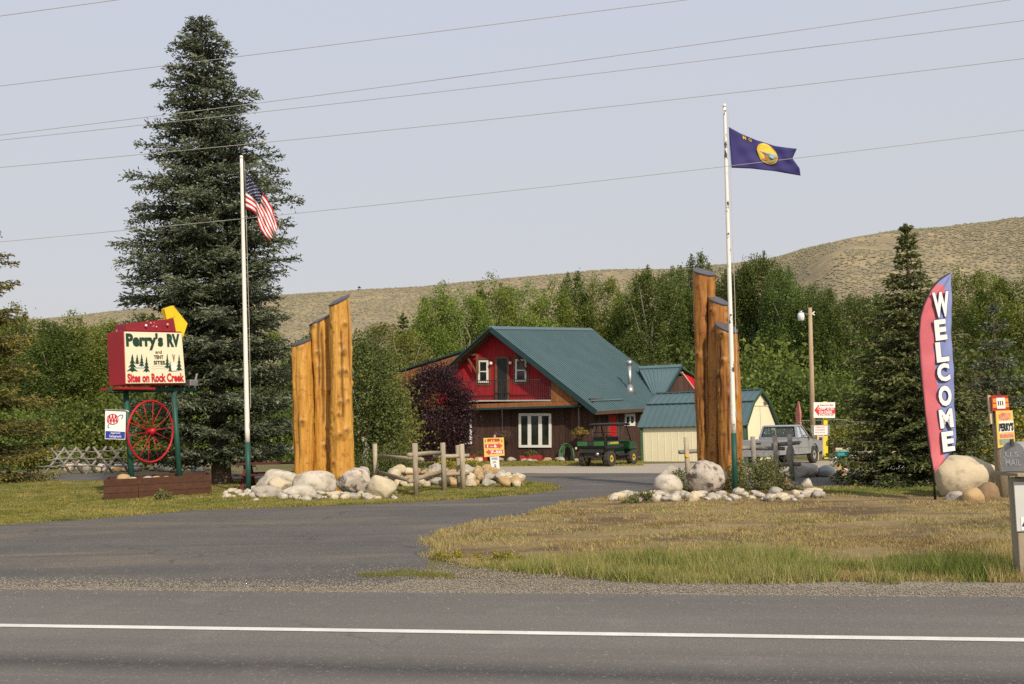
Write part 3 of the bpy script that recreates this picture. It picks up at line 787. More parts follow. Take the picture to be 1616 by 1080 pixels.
# ------------------------------------------------------------------ spruces
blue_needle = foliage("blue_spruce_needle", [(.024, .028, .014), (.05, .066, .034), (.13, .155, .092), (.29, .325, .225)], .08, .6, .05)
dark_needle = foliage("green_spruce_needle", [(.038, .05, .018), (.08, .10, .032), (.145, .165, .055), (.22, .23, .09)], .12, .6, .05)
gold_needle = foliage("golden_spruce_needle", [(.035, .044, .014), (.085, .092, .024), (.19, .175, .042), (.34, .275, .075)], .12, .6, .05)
def interp(pts):
    def f(t):
        for (a, b), (c, d) in zip(pts, pts[1:]):
            if a <= t <= c: return b + (d - b) * (t - a) / (c - a)
        return pts[-1][1]
    return f
sb = G(350, 765); sY = sb.y
s_top = P(316, 26, sY); sH = s_top.z
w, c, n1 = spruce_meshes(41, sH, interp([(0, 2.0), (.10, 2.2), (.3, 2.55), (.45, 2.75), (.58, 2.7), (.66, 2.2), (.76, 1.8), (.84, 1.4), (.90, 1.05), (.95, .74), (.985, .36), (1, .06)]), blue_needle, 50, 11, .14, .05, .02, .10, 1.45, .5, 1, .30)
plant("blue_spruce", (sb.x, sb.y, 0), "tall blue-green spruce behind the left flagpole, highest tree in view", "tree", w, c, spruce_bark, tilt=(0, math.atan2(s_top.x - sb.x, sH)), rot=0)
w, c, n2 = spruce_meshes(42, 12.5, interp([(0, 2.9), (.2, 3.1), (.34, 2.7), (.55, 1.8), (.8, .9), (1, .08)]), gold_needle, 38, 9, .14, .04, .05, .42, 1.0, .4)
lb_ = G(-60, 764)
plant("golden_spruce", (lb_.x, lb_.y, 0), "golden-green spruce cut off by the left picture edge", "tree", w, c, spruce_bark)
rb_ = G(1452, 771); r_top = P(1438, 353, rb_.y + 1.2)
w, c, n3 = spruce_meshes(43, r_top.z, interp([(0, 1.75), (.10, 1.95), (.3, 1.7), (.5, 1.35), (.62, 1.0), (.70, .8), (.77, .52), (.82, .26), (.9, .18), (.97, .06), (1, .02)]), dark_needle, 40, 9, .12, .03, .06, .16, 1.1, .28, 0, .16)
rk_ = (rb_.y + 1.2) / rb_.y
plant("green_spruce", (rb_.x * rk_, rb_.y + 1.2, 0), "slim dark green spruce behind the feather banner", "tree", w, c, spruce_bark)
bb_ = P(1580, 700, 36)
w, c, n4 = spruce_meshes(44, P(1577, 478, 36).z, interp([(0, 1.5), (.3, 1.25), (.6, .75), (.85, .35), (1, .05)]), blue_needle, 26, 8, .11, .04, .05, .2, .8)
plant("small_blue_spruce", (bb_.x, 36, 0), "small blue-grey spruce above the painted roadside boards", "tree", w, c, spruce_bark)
POPN = (n1, n2, n3, n4)
jp = P(655, 700, 56)   # conifer seen above the yellowing trees
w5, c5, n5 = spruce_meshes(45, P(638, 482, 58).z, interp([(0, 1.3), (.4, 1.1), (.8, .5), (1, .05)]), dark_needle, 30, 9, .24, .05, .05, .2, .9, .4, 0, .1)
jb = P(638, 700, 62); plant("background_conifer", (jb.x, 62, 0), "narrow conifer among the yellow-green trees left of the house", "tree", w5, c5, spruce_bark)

# ------------------------------------------------------------------ purple tree, garden shrubs, perennials
purple_leaf = foliage("purple_leaf", [(.012, .006, .008), (.028, .011, .014), (.050, .019, .024), (.085, .038, .042)], .2, .45, 0)
shrub_leaf = foliage("shrub_leaf", [(.045, .07, .02), (.085, .115, .03), (.13, .155, .04), (.18, .195, .06)], .25, .5, .1)
yel_leaf = foliage("yellow_flower_leaf", [(.07, .09, .02), (.12, .13, .025), (.40, .33, .02), (.62, .50, .03)], .25, .6, .05)
weed_leaf = foliage("weed_leaf", [(.075, .095, .03), (.12, .14, .045), (.17, .18, .065), (.22, .21, .08)], .25, .7, .1)
def stems(n, h, spread, r=.02, seed=0):
    rr = random.Random(seed); mb = MB()
    for i in range(n):
        a = rr.uniform(0, 6.28); d = Vector((math.cos(a), math.sin(a), 0)) * spread * rr.uniform(.3, 1)
        mb.tube([(d.x * .1, d.y * .1, -.05), (d.x * .5, d.y * .5, h * .55), (d.x, d.y, h)], [r, r * .7, r * .25], 5)
    return mb
pb = P(692, 727, 42.5)
pm = bush_mesh(61, 1.5, 1.25, 4.05, 130, 280, .08, purple_leaf, low=.16)
plant("purple_leaf_tree", (pb.x, 42.5, 0), "dark purple-leaved tree in front of the house, left of the window", "tree", stems(6, 3.0, 1.0, .05, 3), pm, spruce_bark)
ab = P(575, 740, 35)
am = poplar_meshes(63, 5.4, 1.3, 85, 300, .095, shrub_leaf, .2)
plant("young_aspen_tree", (ab.x, 35, 0), "leafy green tree with whitish trunk just right of tallest left log", "tree", am[0], am[1], pale_bark)
ab = P(612, 740, 37)
am = poplar_meshes(64, 4.2, 1.0, 60, 280, .095, ly_leaf, .22)
plant("young_green_tree", (ab.x, 37, 0), "green leafy tree between left logs and purple tree", "tree", am[0], am[1], bark_mat)
def shrub(px, py, Y, rx, h, mat, label, seed, clumps=36, per=110, leaf=.06, name="shrub", cat="shrub"):
    b = G(px, py) if Y is None else Vector((P(px, py, Y).x, Y, 0))
    return plant(name, (b.x, b.y, 0), label, cat, stems(5, h * .7, rx * .6, .012, seed), bush_mesh(seed, rx, rx * .8, h, clumps, per, leaf, mat), bark_mat, woodname="stem", crownname="foliage")
shrub(622, 752, 33, 1.05, .95, shrub_leaf, "dark green rounded shrub behind the left rail fence", 71)
shrub(585, 752, 33, .8, .85, shrub_leaf, "dark green shrub between tallest left log and first fence post", 72)
shrub(706, 745, 31, .55, .72, yel_leaf, "yellow-flowering bush behind the end posts of the left rail fence", 73, 24, 90, .05)
shrub(742, 745, 32.5, .40, .6, yel_leaf, "smaller yellow-flowering bush left of the orange arrow sign", 74, 18, 80, .05)
shrub(668, 750, 31, .45, .35, shrub_leaf, "low green plant among rocks behind the left fence", 75, 16, 80, .05)
shrub(1196, 776, None, .85, .75, weed_leaf, "tall feathery green weeds right of the right flagpole", 76, 46, 130, .05)
shrub(1080, 765, 23.8, .45, .55, weed_leaf, "green weeds at the foot of the right logs", 77, 16, 70, .05)
shrub(1020, 793, None, .42, .2, weed_leaf, "low green weed clump in front of the cream boulder", 78, 14, 90, .04)
shrub(997, 795, None, .25, .12, weed_leaf, "smallest green weed clump left of the right boulders", 79, 8, 80, .04)
shrub(1215, 745, 34, .5, .35, weed_leaf, "weeds under the right rail fence", 80, 14, 80, .05)
shrub(258, 790, None, .2, .26, weed_leaf, "green weed growing against the brown planter", 81, 10, 60, .05)
shrub(1352, 690, 50, 1.5, 1.7, ly_leaf, "yellowing bush behind the chain-link fence right of the yellow post", 82, 40, 110, .12)
shrub(1320, 700, 50, 1.2, 1.4, ly_leaf, "yellow-green bush behind the chain-link fence and yellow post", 83, 36, 110, .12)
shrub(1603, 690, 26, .8, 1.9, yel_leaf, "yellow-leaved bush behind the mailbox", 84, 30, 100, .08)
shrub(1545, 640, 40, 1.3, 3.6, purple_leaf, "dark purple shrub between banner and painted boards", 85, 46, 130, .09)
shrub(1330, 752, 31.5, .55, .38, weed_leaf, "low green plants around the little flag", 86, 18, 80, .05)
# dandelion-like flowers at the field corner
for i, (px, py) in enumerate(((705, 884), (735, 883), (780, 888), (802, 886))):
    b = G(px, py)
    g = np.random.default_rng(500 + i)
    plant("yellow_wildflower", (b.x, b.y, 0), ["yellow wildflower clump nearest the drive edge", "yellow wildflower clump second from the drive edge", "brightest yellow wildflower clump at the field corner", "yellow wildflower clump furthest from the drive"][i], "wildflower",
          stems(5, .1, .1, .004, i), bush_mesh(500 + i, .2, .14, .13, 14, 40, .022, yel_leaf), bark_mat, woodname="stem", crownname="flower_head", group="yellow wildflowers at the field corner")
# lone conifer and shrubs on the ridge
hb = hill_at(567, .752)
w6, c6, _ = spruce_meshes(46, 3.4, interp([(0, 1.2), (.5, 1.0), (1, .2)]), dark_needle, 9, 7, .45, .05, .0, .1, .3)
plant("ridge_tree", (hb[0], hb[1], hb[2]), "lone tiny tree on the skyline of the hill", "tree", w6, c6, spruce_bark)
# ================================================================== house
TH = R(28)
e_u = Vector((math.cos(TH), -math.sin(TH), 0)); e_v = Vector((math.sin(TH), math.cos(TH), 0)); ez = Vector((0, 0, 1))
K = G(938, 727.5)
def fr(v): return Plane(K + e_v * v, e_v)
def sd(u): return Plane(K + e_u * u, e_u)
brown_board = M("brown_board", (.085, .042, .030), (.050, .026, .020), 2.2, .8, .5, 18, (5, 5, .9), rnd=.28)
orange_wood = M("orange_wood", (.30, .125, .045), (.20, .08, .03), 2.5, .7, .4, 16, (4, 4, 1), rnd=.12)
red_board = M("red_board", (.44, .014, .024), (.34, .012, .02), 2, .6, .3, 14, (5, 5, 1), rnd=.1)
trim_wood = M("trim_wood", (.20, .085, .04), (.14, .06, .03), 4, .7)
teal_roof = M("teal_metal_roof", (.078, .130, .142), (.062, .112, .124), .7, .45, spec=.5)
teal_dark = M("teal_trim", (.022, .055, .058), (.018, .045, .048), 2, .5)
fascia_m = M("fascia", (.02, .045, .045), (.025, .05, .05), 3, .6)
soffit_m = M("soffit", (.10, .06, .04), (.07, .045, .03), 3, .8)
win_glass = glass_dark("window_glass", (.012, .014, .010))
cream_m = M("cream_siding", (.84, .77, .54), (.79, .72, .50), 1.2, .7, .15, 12)
shed_green = M("green_trim", (.045, .095, .045), (.035, .075, .04), 3, .6)
deck_grey = M("deck_boards", (.50, .47, .43), (.38, .36, .33), 4, .8)

house = thing("house", (K.x, K.y, 0), "two-storey brown house with teal metal roof and red balcony gable", "house")
def slab(poly, n, th):
    mb = MB(); mb.prism(poly, Vector(n) * th); return mb
def at_z(p, z): return Vector((p.x, p.y, z))
# --- front ground-floor wall: upright planks
F0 = fr(0); zt = F0.pt(800, 641).z
Lw = F0.pt(640, 700)
wlen = (K - at_z(Lw, 0)).length
def front_pt(s, z, v=0.0): return K - e_u * s + e_v * v + ez * z
mb = MB(); mb.prism([front_pt(0.02, -.1, .10), front_pt(wlen, -.1, .10), front_pt(wlen, zt + .1, .10), front_pt(.02, zt + .1, .10)], e_v * .15)
obj("wall", mb, brown_board, house)
nb = int(wlen / .29)
for i in range(nb):
    a, b = wlen * i / nb + .006, wlen * (i + 1) / nb - .006
    mb = MB(); z1 = zt + .05; d = random.uniform(-.012, .012)
    mb.prism([front_pt(a, -.02, d), front_pt(b, -.02, d), front_pt(b, z1, d), front_pt(a, z1, d)], e_v * (.095 - d))
    obj("plank", mb, brown_board, house)
# --- side wall
SW0 = sd(0)
slen = 6.6
mb = MB(); mb.prism([K + ez * -.1 - e_u * .10 + e_v * .1, K - e_u * .10 + e_v * slen + ez * -.1, K - e_u * .1 + e_v * slen + ez * 2.9, K - e_u * .10 + e_v * .1 + ez * 2.9], -e_u * .15)
obj("wall", mb, brown_board, house)
nb = int(slen / .30)
for i in range(nb):
    a, b = slen * i / nb + .006, slen * (i + 1) / nb - .006
    mb = MB(); d = random.uniform(-.012, .012); q = K + e_u * (-d)
    mb.prism([q + e_v * a + ez * -.02, q + e_v * b + ez * -.02, q + e_v * b + ez * 2.6, q + e_v * a + ez * 2.6], -e_u * (.095 - d))
    obj("plank", mb, brown_board, house)
# --- windows and doors: frame proud of the planks, glass set back
def rect_on(pl, x0, y0, x1, y1, off=0.0):
    return pl.pt(x0, y1, off), pl.pt(x1, y1, off), pl.pt(x1, y0, off), pl.pt(x0, y0, off)
def window(parent, pl, box, out, panes, fm, fw=.07, name="window", grid=0, mull=None):
    x0, y0, x1, y1 = box
    bl, br, tr, tl = rect_on(pl, x0, y0, x1, y1)
    ex = (br - bl); w = ex.length; ex.normalize(); ey = (tl - bl); h = ey.length; ey.normalize()
    out = Vector(out).normalized()
    g_ = MB(); o0 = bl + out * .02
    g_.prism([o0, o0 + ex * w, o0 + ex * w + ey * h, o0 + ey * h], out * .015)
    win = obj(name, g_, win_glass, parent)
    f_ = MB()
    def bar_(a, b, wd): f_.bar(a + out * .04, b + out * .04, wd, .06, out)
    bar_(bl + ex * fw / 2, tl + ex * fw / 2, fw); bar_(br - ex * fw / 2, tr - ex * fw / 2, fw)
    bar_(bl + ey * fw / 2 + ex * fw, br + ey * fw / 2 - ex * fw, fw); bar_(tl - ey * fw / 2 + ex * fw, tr - ey * fw / 2 - ex * fw, fw)
    for k in range(1, panes):
        q = w * k / panes; bar_(bl + ex * q + ey * fw, tl + ex * q - ey * fw, fw * (mull or 1))
    for k in range(1, grid + 1):
        q = h * k / (grid + 1); bar_(bl + ey * q + ex * fw, br + ey * q - ex * fw, fw * .6)
    obj("frame", f_, fm, win)
    return win
window(house, F0, (819.5, 652.5, 870.5, 706.5), -e_v, 3, white_paint, .12, mull=1.5)
window(house, F0, (716, 654, 745, 701), -e_v, 2, white_paint, .10)
window(house, SW0, (985, 653, 1000.5, 672.5), e_u, 2, white_paint, .14)
window(house, SW0, (1009.5, 655, 1022, 681), e_u, 1, M("pale_green_frame", (.55, .58, .38), (.5, .52, .35), 3, .6), .2)
red_door = M("red_door_paint", (.52, .012, .02), (.45, .01, .018), 2, .4)
bl, br, tr, tl = rect_on(SW0, 959, 655, 972, 727)
bl.z = br.z = .05
d_ = obj("door", MB().prism([bl + e_u * .02, br + e_u * .02, tr + e_u * .02, tl + e_u * .02], e_u * .04), red_door, house)
obj("handle", MB().ellipsoid(bl.lerp(br, .85) + ez * 1.0 + e_u * .09, (.04, .04, .04)), galv, d_)
fm_ = MB()
for a, b in ((bl, tl), (br, tr)): fm_.bar(a + e_u * .05 , b + e_u * .05 + ez * .1, .16, .07, e_u)
fm_.bar(tl + e_u * .05 + ez * .08, tr + e_u * .05 + ez * .08, .12, .06, e_u)
obj("frame", fm_, trim_wood, d_)
# --- upper front: floor beam, orange boards, balcony, recessed red gable wall
U = fr(-.6)
zb0, zb1 = U.pt(850, 641.5).z, U.pt(850, 634.5).z
def up_pt(s, z, v): return K - e_u * s + e_v * v + ez * z
sB = (K - at_z(U.pt(937, 645), 0) + e_v * -.6).dot(e_u)
obj("floor_beam", MB().prism([up_pt(.5, zb0, -.6), up_pt(wlen, zb0, -.6), up_pt(wlen, zb1, -.6), up_pt(.5, zb1, -.6)], e_v * .58), orange_wood, house)
obj("drip_edge", MB().prism([up_pt(.3, zb0 - .09, -.63), up_pt(wlen, zb0 - .09, -.63), up_pt(wlen, zb0 - .003, -.63), up_pt(.3, zb0 - .003, -.63)], e_v * .6), teal_dark, house)
# orange triangle right of the balcony, in separate boards
tri = [(869.5, 634.5), (869.5, 596), (936, 647 - 8)]
xs = [869.5 + (931 - 869.5) * i / 9 for i in range(10)]
for a, b in zip(xs, xs[1:]):
    ya = 598 + (a - 869.5) * .79; yb = 598 + (b - 869.5) * .79
    p = [U.pt(a + .15, 634.3), U.pt(b - .15, 634.3), U.pt(b - .15, min(yb, 634)), U.pt(a + .15, min(ya, 633))]
    obj("plank", MB().prism(p, e_v * .06), orange_wood, house)
W = fr(-.05)                                              # red wall
def rak(x): return 521 + abs(x - 773) * (.775 if x > 773 else .93)
xs = list(np.arange(690, 930, 6.6))
for a, b in zip(xs, xs[1:]):
    if a < 773 < b: b = b
    ya, yb = rak(a) + 3, rak(b) + 3
    if min(ya, yb) > 632: continue
    p = [W.pt(a + .12, 637), W.pt(b - .12, 637), W.pt(b - .12, min(yb, 636.5)), W.pt(a + .12, min(ya, 636.5))]
    obj("plank", MB().prism(p, e_v * .05), red_board, house)
obj("gable_backing", MB().prism([W.pt(685, 640, .06), W.pt(935, 640, .06), W.pt(773, 523, .06)], e_v * .1), brown_board, house)
d0, d1 = W.pt(784, 566), W.pt(803, 633)
dbl, dbr, dtr, dtl = rect_on(W, 784, 567, 803, 634)
bd = obj("balcony_door", MB().prism([q - e_v * .02 for q in (dbl, dbr, dtr, dtl)], -e_v * .04), M("dark_door", (.018, .02, .022), (.03, .03, .032), 2, .3), house)
fm_ = MB()
for a, b in ((dbl, dtl), (dbr, dtr)): fm_.bar(a - e_v * .05, b - e_v * .05 + ez * .12, .13, .06, e_v)
fm_.bar(dtl - e_v * .05 + ez * .08, dtr - e_v * .05 + ez * .08, .14, .055, e_v)
obj("frame", fm_, trim_wood, bd)
for bx in ((755.5, 569, 771, 604.5), (814, 567, 831.5, 602.5)):
    wn_ = window(house, W, bx, -e_v, 1, white_paint, .09, grid=1)
    bl, br, tr, tl = rect_on(W, bx[0] - 2.6, bx[1] - 2.6, bx[2] + 2.6, bx[3] + 3)
    t_ = MB()
    for a, b in ((bl, tl), (br, tr), (bl, br), (tl, tr)): t_.bar(a - e_v * .012, b - e_v * .012, .09, .03, e_v)
    obj("trim", t_, trim_wood, wn_)
for lx, ly in ((776.5, 574), (807, 573)):
    c0 = W.pt(lx, ly) - e_v * .12
    obj("globe_lamp", MB().ellipsoid(c0, (.085, .085, .085)), white_paint, house, True)
# balcony floor edge and railing
obj("balcony_floor", MB().prism([U.pt(720, 634.2), U.pt(869, 633.2), U.pt(869, 631), U.pt(720, 632)], e_v * .56), deck_grey, house)
rail = MB()
ra, rb = U.pt(722, 602), U.pt(868, 598.5); ba, bb2 = U.pt(722, 629), U.pt(868, 628)
rail.bar(ra, rb, .05, .04); rail.bar(ba, bb2, .04, .03)
railing = obj("railing", rail, dark_metal, house)
for i in range(46):
    q = i / 45; mbx = MB(); th = .045 if i in (0, 22, 45) else .016
    mbx.bar(ba.lerp(bb2, q), ra.lerp(rb, q), th, th, e_u)
    obj("baluster", mbx, dark_metal, railing)
# brackets under the overhang
for pts in (((734, 560.5), (753, 560), (753.5, 590)), ((813, 559), (833, 588), None)):
    br_ = MB(); X = fr(-.3)
    if pts[2]:
        br_.bar(X.pt(*pts[0]), X.pt(*pts[1]), .1, .1); br_.bar(X.pt(*pts[1]), X.pt(*pts[2]), .1, .1, e_v); br_.bar(X.pt(736, 562), X.pt(*pts[2]), .08, .08, e_v)
    else:
        br_.bar(X.pt(*pts[0]), X.pt(*pts[1]), .08, .08, e_v)
    obj("bracket", br_, trim_wood, house)
# --- roof
RF = fr(-.78)
A = RF.pt(773, 518.5); B = RF.pt(940, 650)
D = sd(.55).pt(1046, 644)
rn = (B - A).cross(D - B).normalized()
if rn.z < 0: rn = -rn
RP = Plane(A, rn)
C = RP.pt(935, 521); C2 = RP.pt(1013, 581); V = RP.pt(1039, 622)
roof_poly = [A, C, C2, V, D, B]
roof = obj("roof", slab(roof_poly, -rn, .10), teal_roof, house)
# ribs run from the eave up the slope, parallel to the front rake
up_dir = (A - B).normalized(); ex_ = (D - B); exl = ex_.length; ex_.normalize()
ax2 = rn.cross(up_dir)
def to2(p): q = p - B; return (q.dot(up_dir), q.dot(ax2))
poly2 = [to2(p) for p in roof_poly]
def clip_line(y):
    hits = []
    for (a, b), (c, d) in zip(poly2, poly2[1:] + poly2[:1]):
        if (b - y) * (d - y) < 0:
            hits.append(a + (c - a) * (y - b) / (d - b))
    return (min(hits), max(hits)) if len(hits) >= 2 else None
ymin, ymax = min(p[1] for p in poly2), max(p[1] for p in poly2)
ribs = MB(); k = ymin + .04
while k < ymax:
    h = clip_line(k)
    if h and h[1] - h[0] > .1:
        p = B + up_dir * h[0] + ax2 * k + rn * .012; q = B + up_dir * h[1] + ax2 * k + rn * .012
        ribs.bar(p, q, .07, .05, rn)
    k += .29
tag(obj("roof_ribs", ribs, teal_roof, roof), kind="stuff")
tr_ = MB(); tr_.bar(A + rn * .03, C + rn * .03, .26, .05, rn); obj("ridge_cap", tr_, teal_roof, roof)
tr_ = MB(); tr_.bar(A - ez * .02, B - ez * .02, .06, .24, rn); obj("rake_trim", tr_, teal_dark, roof)
tr_ = MB(); tr_.bar(B - ez * .06, D - ez * .06, .07, .16); obj("eave_trim", tr_, soffit_m, roof)
# left slope (only its front edge shows) and left wing roof
Lr = RF.pt(690, 595); back = (C - A)
mb = MB(); mb.prism([A, Lr, Lr + back, C], -ez * .10); obj("roof", mb, teal_roof, house)
tr_ = MB(); tr_.bar(A - ez * .02, Lr - ez * .02, .06, .26, e_v); obj("rake_trim", tr_, teal_dark, house)
soff = MB(); soff.prism([A - rn * .11 - e_v * 0, B - rn * .11, B - rn * .11 + e_v * 1.7, A - rn * .11 + e_v * 1.7], -rn * .02); obj("soffit", soff, soffit_m, house)
ls = MB(); ls.prism([A - ez * .12, Lr - ez * .12, Lr - ez * .12 + e_v * 1.7, A - ez * .12 + e_v * 1.7], -ez * .02); obj("soffit", ls, soffit_m, house)
WG = fr(1.6)
wing_top = [(745, 549), (651, 577.5), (590, 597)]
wr = [WG.pt(*q) for q in wing_top]
obj("wing_roof", MB().prism([wr[0], wr[2], wr[2] + e_v * 5, wr[0] + e_v * 5], -ez * .12), teal_roof, house)
obj("wing_fascia", MB().bar(wr[0] - e_v * .03 - ez * .05, wr[2] - e_v * .03 - ez * .05, .08, .24, e_v), teal_dark, house)
xs = list(np.arange(592, 748, 8.0))
for a, b in zip(xs, xs[1:]):
    f = lambda x: 549 + (745 - x) * (597 - 549) / 155 + 5
    p = [at_z(WG.pt(a + .12, 720, -.4), 0), at_z(WG.pt(b - .12, 720, -.4), 0), WG.pt(b - .12, f(b), -.4), WG.pt(a + .12, f(a), -.4)]
    obj("plank", MB().prism(p, e_v * .08), orange_wood, house)
# stove pipe on the roof
pb0 = RP.pt(994.5, 617); ph = (617 - 569) / FPX * pb0.y
sp_ = thing("stove_pipe", pb0, "silver stove pipe with cap on the teal house roof", "stove pipe")
obj("pipe", MB().tube([pb0 - ez * .2, pb0 + ez * ph * .86], .105, 14), galv, sp_, True)
obj("cap", MB().tube([pb0 + ez * ph * .84, pb0 + ez * ph * .88, pb0 + ez * ph * .99, pb0 + ez * ph], [.12, .16, .16, .09], 14), galv, sp_, True)
obj("flashing", MB().tube([pb0 - ez * .25, pb0 + ez * .32], [.33, .12], 12), galv, sp_, True)
obj("snow_guard", MB().bar(RP.pt(932, 633, .05), RP.pt(982, 631, .05), .08, .07, rn), teal_roof, roof)

# --- rear annex with its own gable
AX = Plane(P(1060, 600, 56), (0, -1, 0))
annex = thing("house_annex", (P(1070, 690, 56).x, 56, 0), "rear annex with teal roof and brown and red gable, left of right logs", "annex")
a1, a2, a3, a4 = P(1008, 581.5, 57.2), P(1076.5, 578.5, 57.2), P(1051.5, 621.5, 54.6), P(1030, 623, 54.6)
an = (a2 - a1).cross(a4 - a1).normalized()
if an.z < 0: an = -an
ar = obj("roof", slab([a1, a2, a3, a4], -an, .12), teal_roof, annex)
rb_m = MB()
for i in range(1, 9): rb_m.bar(a1.lerp(a2, i / 9) + an * .015, a4.lerp(a3, i / 9) + an * .015, .05, .03, an)
obj("roof_ribs", rb_m, teal_roof, ar)
obj("ridge_cap", MB().bar(a1 + an * .04, a2 + an * .04, .3, .05, an), teal_roof, ar)
obj("rake_trim", MB().bar(a2, a3, .1, .2, an), teal_dark, ar)
far_r = P(1122, 608, 58.8)
obj("roof", MB().prism([a2, far_r, far_r + Vector((-4, 1.5, 0)), a1], -ez * .1), shed_green, annex)
AG = Plane((a2 + a3 + P(1100, 621, 57.5)) / 3 + Vector((0, .15, 0)), (a3 - a2).cross(P(1100, 623, 57.5) - a2))
xs = list(np.arange(1054, 1122, 8.2))
for a, b in zip(xs, xs[1:]):
    def yy(x): return 588 + (1074.5 - x) * 1.55 if x < 1074.5 else 588 + (x - 1074.5) * 1.28
    if (a + b) / 2 > 1099: continue
    p = [at_z(AG.pt(a + .1, 640), .0), at_z(AG.pt(b - .1, 640), .0), AG.pt(b - .1, min(yy(b), 638)), AG.pt(a + .1, min(yy(a), 638))]
    obj("plank", MB().prism(p, Vector((0, .1, 0))), brown_board, annex)
obj("gable_panel", MB().prism([AG.pt(1075.5, 588.5), AG.pt(1125, 610), AG.pt(1125, 650), AG.pt(1118, 650)], Vector((0, .12, 0))), red_door, annex)
obj("barge_board", MB().bar(AG.pt(1075, 588) - Vector((0, .05, 0)), AG.pt(1112, 638) - Vector((0, .05, 0)), .1, .12, AG.n), M("pink_trim", (.6, .35, .3), (.5, .3, .26), 3, .6), annex)
obj("wall", MB().box((P(1085, 650, 59).x, 59.6, 1.2), (5, 3, 2.4)), brown_board, annex)

# --- gambrel shed
SH = R(30)
s_u = Vector((math.cos(SH), math.sin(SH), 0))     # along the long wall, to the right and back? set below
c0 = G(1014, 728.5)
# the long wall runs right and slightly nearer; the gable looks right
s_u = Vector((math.cos(R(32)), -math.sin(R(32)), 0)); s_w = Vector((math.sin(R(32)), math.cos(R(32)), 0))
SP_ = Plane(c0, s_w)
c1 = SP_.pt(1177, 725); c1.z = 0
L_s = (c1 - c0).dot(s_u)
GP = Plane(c1, s_u)
ze = SP_.pt(1014.5, 672.5).z
# width of the gable from its far eave
w_s = (GP.pt(1238, 668) - c1).dot(s_w); w_s = max(2.6, min(w_s, 4.2))
zr = GP.pt(1207, 617.5); zb_ = GP.pt(1187.5, 636)
wb = .23 * w_s; zrid = zr.z; zbrk = zb_.z
shed = thing("garden_shed", (c0.x, c0.y, 0), "cream gambrel shed with teal metal roof beside the house", "shed")
def sp3(a, b, z): return c0 + s_u * a + s_w * b + ez * z
prof = [(0, 0), (0, ze), (wb, zbrk), (w_s / 2, zrid), (w_s - wb, zbrk), (w_s, ze), (w_s, 0)]
obj("wall", MB().prism([sp3(.0, b, z - .03) for b, z in prof], s_u * L_s), cream_m, shed)
ov = .14
segs = [((-.12, ze - .10), (wb, zbrk)), ((wb, zbrk), (w_s / 2, zrid)), ((w_s / 2, zrid), (w_s - wb, zbrk)), ((w_s - wb, zbrk), (w_s + .12, ze - .10))]
for i, (p, q) in enumerate(segs):
    n_ = Vector((0, 0, 0)); dv = (s_w * (q[0] - p[0]) + ez * (q[1] - p[1])).normalized(); n_ = s_u.cross(dv).normalized()
    if n_.z < 0: n_ = -n_
    a_, b_ = sp3(-ov, p[0], p[1]) + n_ * .015, sp3(-ov, q[0], q[1]) + n_ * .015
    mb = MB(); mb.prism([a_, b_, b_ + s_u * (L_s + 2 * ov), a_ + s_u * (L_s + 2 * ov)], n_ * .04)
    ro = obj("roof_panel", mb, teal_roof, shed)
    rbm = MB(); nr = 17
    for k in range(nr + 1):
        o_ = s_u * ((L_s + 2 * ov - .04) * k / nr + .02)
        rbm.bar(a_ + o_ + n_ * .05, b_ + o_ + n_ * .05, .04, .035, n_)
    obj("roof_ribs", rbm, teal_roof, ro)
    # dark green edge along the gable
    obj("edge_trim", MB().bar(a_ + s_u * (L_s + 2 * ov + .01), b_ + s_u * (L_s + 2 * ov + .01), .03, .12, n_), shed_green, ro)
obj("ridge_cap", MB().bar(sp3(-ov, w_s / 2, zrid + .07), sp3(L_s + ov, w_s / 2, zrid + .07), .25, .05), teal_roof, shed)
obj("break_cap", MB().bar(sp3(-ov, wb - .02, zbrk + .07), sp3(L_s + ov, wb - .02, zbrk + .07), .12, .05), teal_dark, shed)
for a_, b_ in ((-.01, .06), (L_s + .01, .06)):
    obj("corner_trim", MB().bar(sp3(a_, -.01, 0), sp3(a_, -.01, ze - .05), .12, .12), shed_green, shed)
obj("corner_trim", MB().bar(sp3(L_s + .012, .12, 0), sp3(L_s + .012, .12, ze), .03, .16, s_u), shed_green, shed)
for i in range(15):                                            # siding battens
    x = L_s * (i + .5) / 15
    obj("batten", MB().bar(sp3(x, .0, .02), sp3(x, .0, ze - .06), .03, .016, s_w), cream_m, shed)
# gable double door seams and vent
seam = M("seam_shadow_gap", (.42, .36, .22), (.38, .33, .2), 3, .9)
obj("door_seam", MB().bar(sp3(L_s + .004, w_s * .5, .1), sp3(L_s + .004, w_s * .5, zbrk - .15), .02, .02, s_u), seam, shed)
obj("lintel", MB().bar(sp3(L_s + .012, wb * .9, zbrk - .1), sp3(L_s + .012, w_s - wb * .9, zbrk - .1), .03, .05), cream_m, shed)
vb = GP.pt(1206, 637)
vent = obj("vent", MB().bar(vb - s_w * .16 + s_u * .02, vb + s_w * .16 + s_u * .02, .04, .17), M("vent_metal", (.35, .33, .28), (.3, .28, .24), 5, .6), shed)
for i in range(3):
    obj("slat", MB().bar(vb - s_w * .14 + s_u * .045 + ez * (.05 * i - .05), vb + s_w * .14 + s_u * .045 + ez * (.05 * i - .05), .015, .02), dark_metal, vent)
